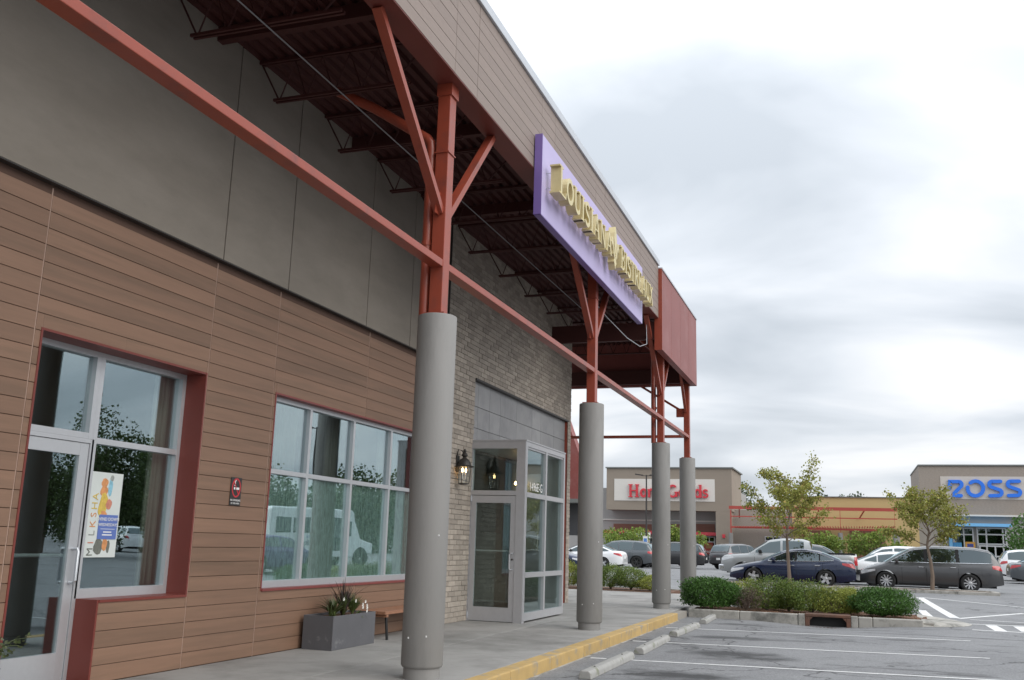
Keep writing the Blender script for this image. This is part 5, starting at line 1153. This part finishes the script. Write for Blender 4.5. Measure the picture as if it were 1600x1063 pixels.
        patch('sill_trim', wc[0]+Ra+.05, wc[1]-Ra-.05, (S['bot']+.02, S['bot']+.07), (S['bot']+.02, S['bot']+.07), s, seamm, .006, 6, 3)
        for x in S['seams'][1:]:
            z = lerp_tab(S['top'], x)-.17; y = side_y(x-.15, z, s); MB().box(lx(x-.08), lx(x-.28), y+s*.004, y+s*.035, z-.014, z+.016, .005).build('door_handle', chrome if trim else pm, t, world=False)
        mx_ = S['win'][0][0]+.22; mz = lerp_tab(S['top'], mx_)+.07; my = gy(mx_, mz)
        MB().lathe([(.001, 0), (.06, .02), (.085, .09), (.08, .16), (.001, .19)], (lx(mx_-.02), s*(my+.02) if s > 0 else -(my+.21), mz), 10, 'y').build('mirror', pm if trim else seamm, t, True, world=False)
        for c in wc:
            me, rm, dk = wheel_meshes(R, style); o = bpy.data.objects.new('wheel', me); COL.objects.link(o); o.parent = t; o.location = (lx(c), s*(hw-.125), R); o.rotation_euler = (0, 0, 0 if s > 0 else math.pi)
            for nm, mm in (('rim', rm), ('brake_disc', dk)): r_ = bpy.data.objects.new(nm, mm); COL.objects.link(r_); r_.parent = o
    MB().box(lx(Ln-.25), lx(.25), -hw*.72, hw*.72, S['bot']-.02, max(.5, R+.22)).build('underbody', under, t, world=False)
    z1 = lerp_tab(S['top'], .05); MB().box(lx(-.006), lx(.12), -hw*.46, hw*.46, z1-.26, z1-.05, .02).build('grille', grille or seamm, t, world=False)
    MB().box(lx(.0), lx(.14), -hw*.55, hw*.55, S['bot']+.08, S['bot']+.20, .02).build('bumper_vent', seamm, t, world=False)
    MB().box(lx(Ln+.008), lx(Ln-.1), -.16, .16, .62 if kind != 'pickup' else .5, .76 if kind != 'pickup' else .62).build('number_plate', pwhite, t, world=False)
    if kind == 'pickup':
        MB().box(lx(Ln+.10), lx(Ln-.12), -hw*.92, hw*.92, .46, .66, .03).build('rear_bumper', under, t, world=False)
        MB().box(lx(-.10), lx(.20), -hw*.80, hw*.80, .44, .70, .05).build('front_bumper', chrome, t, world=False)
        MB().box(lx(5.74), lx(4.14), -hw*.8, hw*.8, 1.296, 1.335).build('bed_opening', seamm, t, world=False)
    return t
def park(kind, label, pxc, Y, heading, pm, **kw):      # heading: direction the nose points, degrees (0 = +X, 90 = away)
    p = at(pxc, 880, Y); z = kw.pop('z', None); x = p[0]; return car(kind, label, (x, Y, zA(x, Y) if z is None else z), rad(heading), pm, **kw)
navy = paint('navy', (.006, .016, .052), .2, .26); gmet = paint('gunmetal', (.070, .071, .074), .45, .34); silv = paint('silver', (.30, .31, .31), .5, .35); whitep = paint('white', (.72, .73, .74), 0, .3); dgrey = paint('slate', (.085, .095, .105), .45, .35); blk = paint('black', (.014, .014, .016), .2, .3); jeepg = paint('graphite', (.10, .10, .105), .5, .35); purpc = paint('violet', (.06, .04, .16), .3, .3)
park('sedan', 'dark blue sedan parked behind the left young tree', 1238, 41.8, 180, navy, style='swirl', glassm=carglassl)
park('van', 'dark grey minivan parked behind the right young tree', 1450, 42.6, 180, gmet, style='ten', glassm=carglassl)
park('pickup', 'silver pickup truck parked behind the dark blue sedan', 1233, 46.0, 180, silv, style='five', cat='pickup truck', name='pickup_truck', trim=False, grille=chrome)
park('suv', 'dark silver crossover hidden behind the pickup bed, nose to the right', 1272, 50.5, 0, jeepg, trim=False)
park('hatch', 'white car showing its windscreen above the pickup bonnet', 1206, 54, 180, whitep, trim=False)
park('suv', 'dark grey jeep showing its rear between the last column and the pickup', 1156, 70, 60, jeepg, trim=False)
park('suv', 'slate grey crossover with black wheels between the second and third columns', 968, 64, 180, dgrey, style='black', trim=False, glassm=carglassl)
park('sedan', 'white sedan showing its tail right of the second column', 915, 58, 180, whitep, style='five', trim=False)
park('suv', 'black crossover showing its tail right of the last column', 1048, 67, 180, blk, trim=False)
park('hatch', 'silver hatchback seen between the third and last columns', 1040, 74, 200, silv, trim=False)
park('sedan', 'white low sedan behind the minivan bonnet, tail to the left', 1412, 46.3, 0, whitep, trim=False)
park('suv', 'white estate car behind the white low sedan', 1392, 51.0, 180, whitep, trim=False)
park('suv', 'white crossover cut by the right edge of the picture', 1634, 62, 0, whitep, trim=False)
park('sedan', 'dark car at the right edge in front of the white crossover', 1655, 58, 0, dgrey, trim=False)
park('sedan', 'dark blue car glimpsed left of the second column', 850, 52, 0, navy, trim=False)
# mirrored in the windows: a violet car and a white shuttle bus, right of the picture
car('sedan', 'violet car mirrored in the storefront window', (7.6, 32.2, zA(7.6, 32)), rad(100), purpc, trim=False, group='cars outside the picture')
car('suv', 'pale car mirrored in the corner window', (33, 54, zA(33, 54)), rad(20), whitep, trim=False, group='cars outside the picture')
BU = thing('shuttle_bus', 'white shuttle bus mirrored in the storefront window', 'bus', (11.6, 41.6, zA(11.6, 41.6)), rad(109))
bw_ = mat('bus_white', (.74, .76, .77), .35, .03, coat=.5)
prof = [(-3.0, .45), (2.2, .45), (2.25, .62), (3.35, .62), (3.4, 1.15), (2.55, 1.35), (2.2, 2.1), (2.1, 2.55), (1.95, 2.72), (-2.9, 2.72), (-3.0, 2.6)]
b = MB().prism(prof, lambda u, v, d: (u, d, v), -1.05, 1.05); o = b.build('body', bw_, BU, world=False); bv = o.modifiers.new('b', 'BEVEL'); bv.width = .07; bv.segments = 3
for s in (-1, 1):
    for (a, c, z0, z1) in ((-2.7, -1.9, 1.55, 2.25), (-1.75, -.75, 1.55, 2.25), (-.6, .4, 1.55, 2.25), (.55, 1.15, .75, 2.3), (1.35, 1.95, 1.45, 2.15)):
        MB().box(a, c, s*1.052, s*1.062, z0, z1).build('window', carglass, BU, world=False)
    for x in (-1.8, 2.6):
        me, rm, dk = wheel_meshes(.39, 'five'); w_ = bpy.data.objects.new('wheel', me); COL.objects.link(w_); w_.parent = BU; w_.location = (x, s*.95, .39); w_.rotation_euler = (0, 0, 0 if s > 0 else math.pi)
        r_ = bpy.data.objects.new('rim', rm); COL.objects.link(r_); r_.parent = w_
        MB().lathe([(.5, -.01), (.5, .01)], (x, s*1.052, .45), 20, 'y').build('wheel_arch', seamm, BU, world=False)
    for (tx, sz, z, c) in (('Mobility', .34, 1.10, (.10, .12, .16)), ('COUNTY', .16, 1.36, (.06, .14, .45))):
        me = text_mesh(tx, sz, .002); me.transform((Matrix.Translation((-.6, s*1.066, z)) @ (FACE_NY.to_4x4() if s < 0 else Matrix.Rotation(math.pi, 4, 'Z') @ FACE_NY.to_4x4()))); me.materials.clear(); me.materials.append(mat('ink%.2f' % c[2], c, .6)); o = bpy.data.objects.new('lettering', me); COL.objects.link(o); o.parent = BU
MB().box(2.28, 2.36, -.9, .9, 1.45, 2.15).build('windscreen', carglass, BU, world=False)
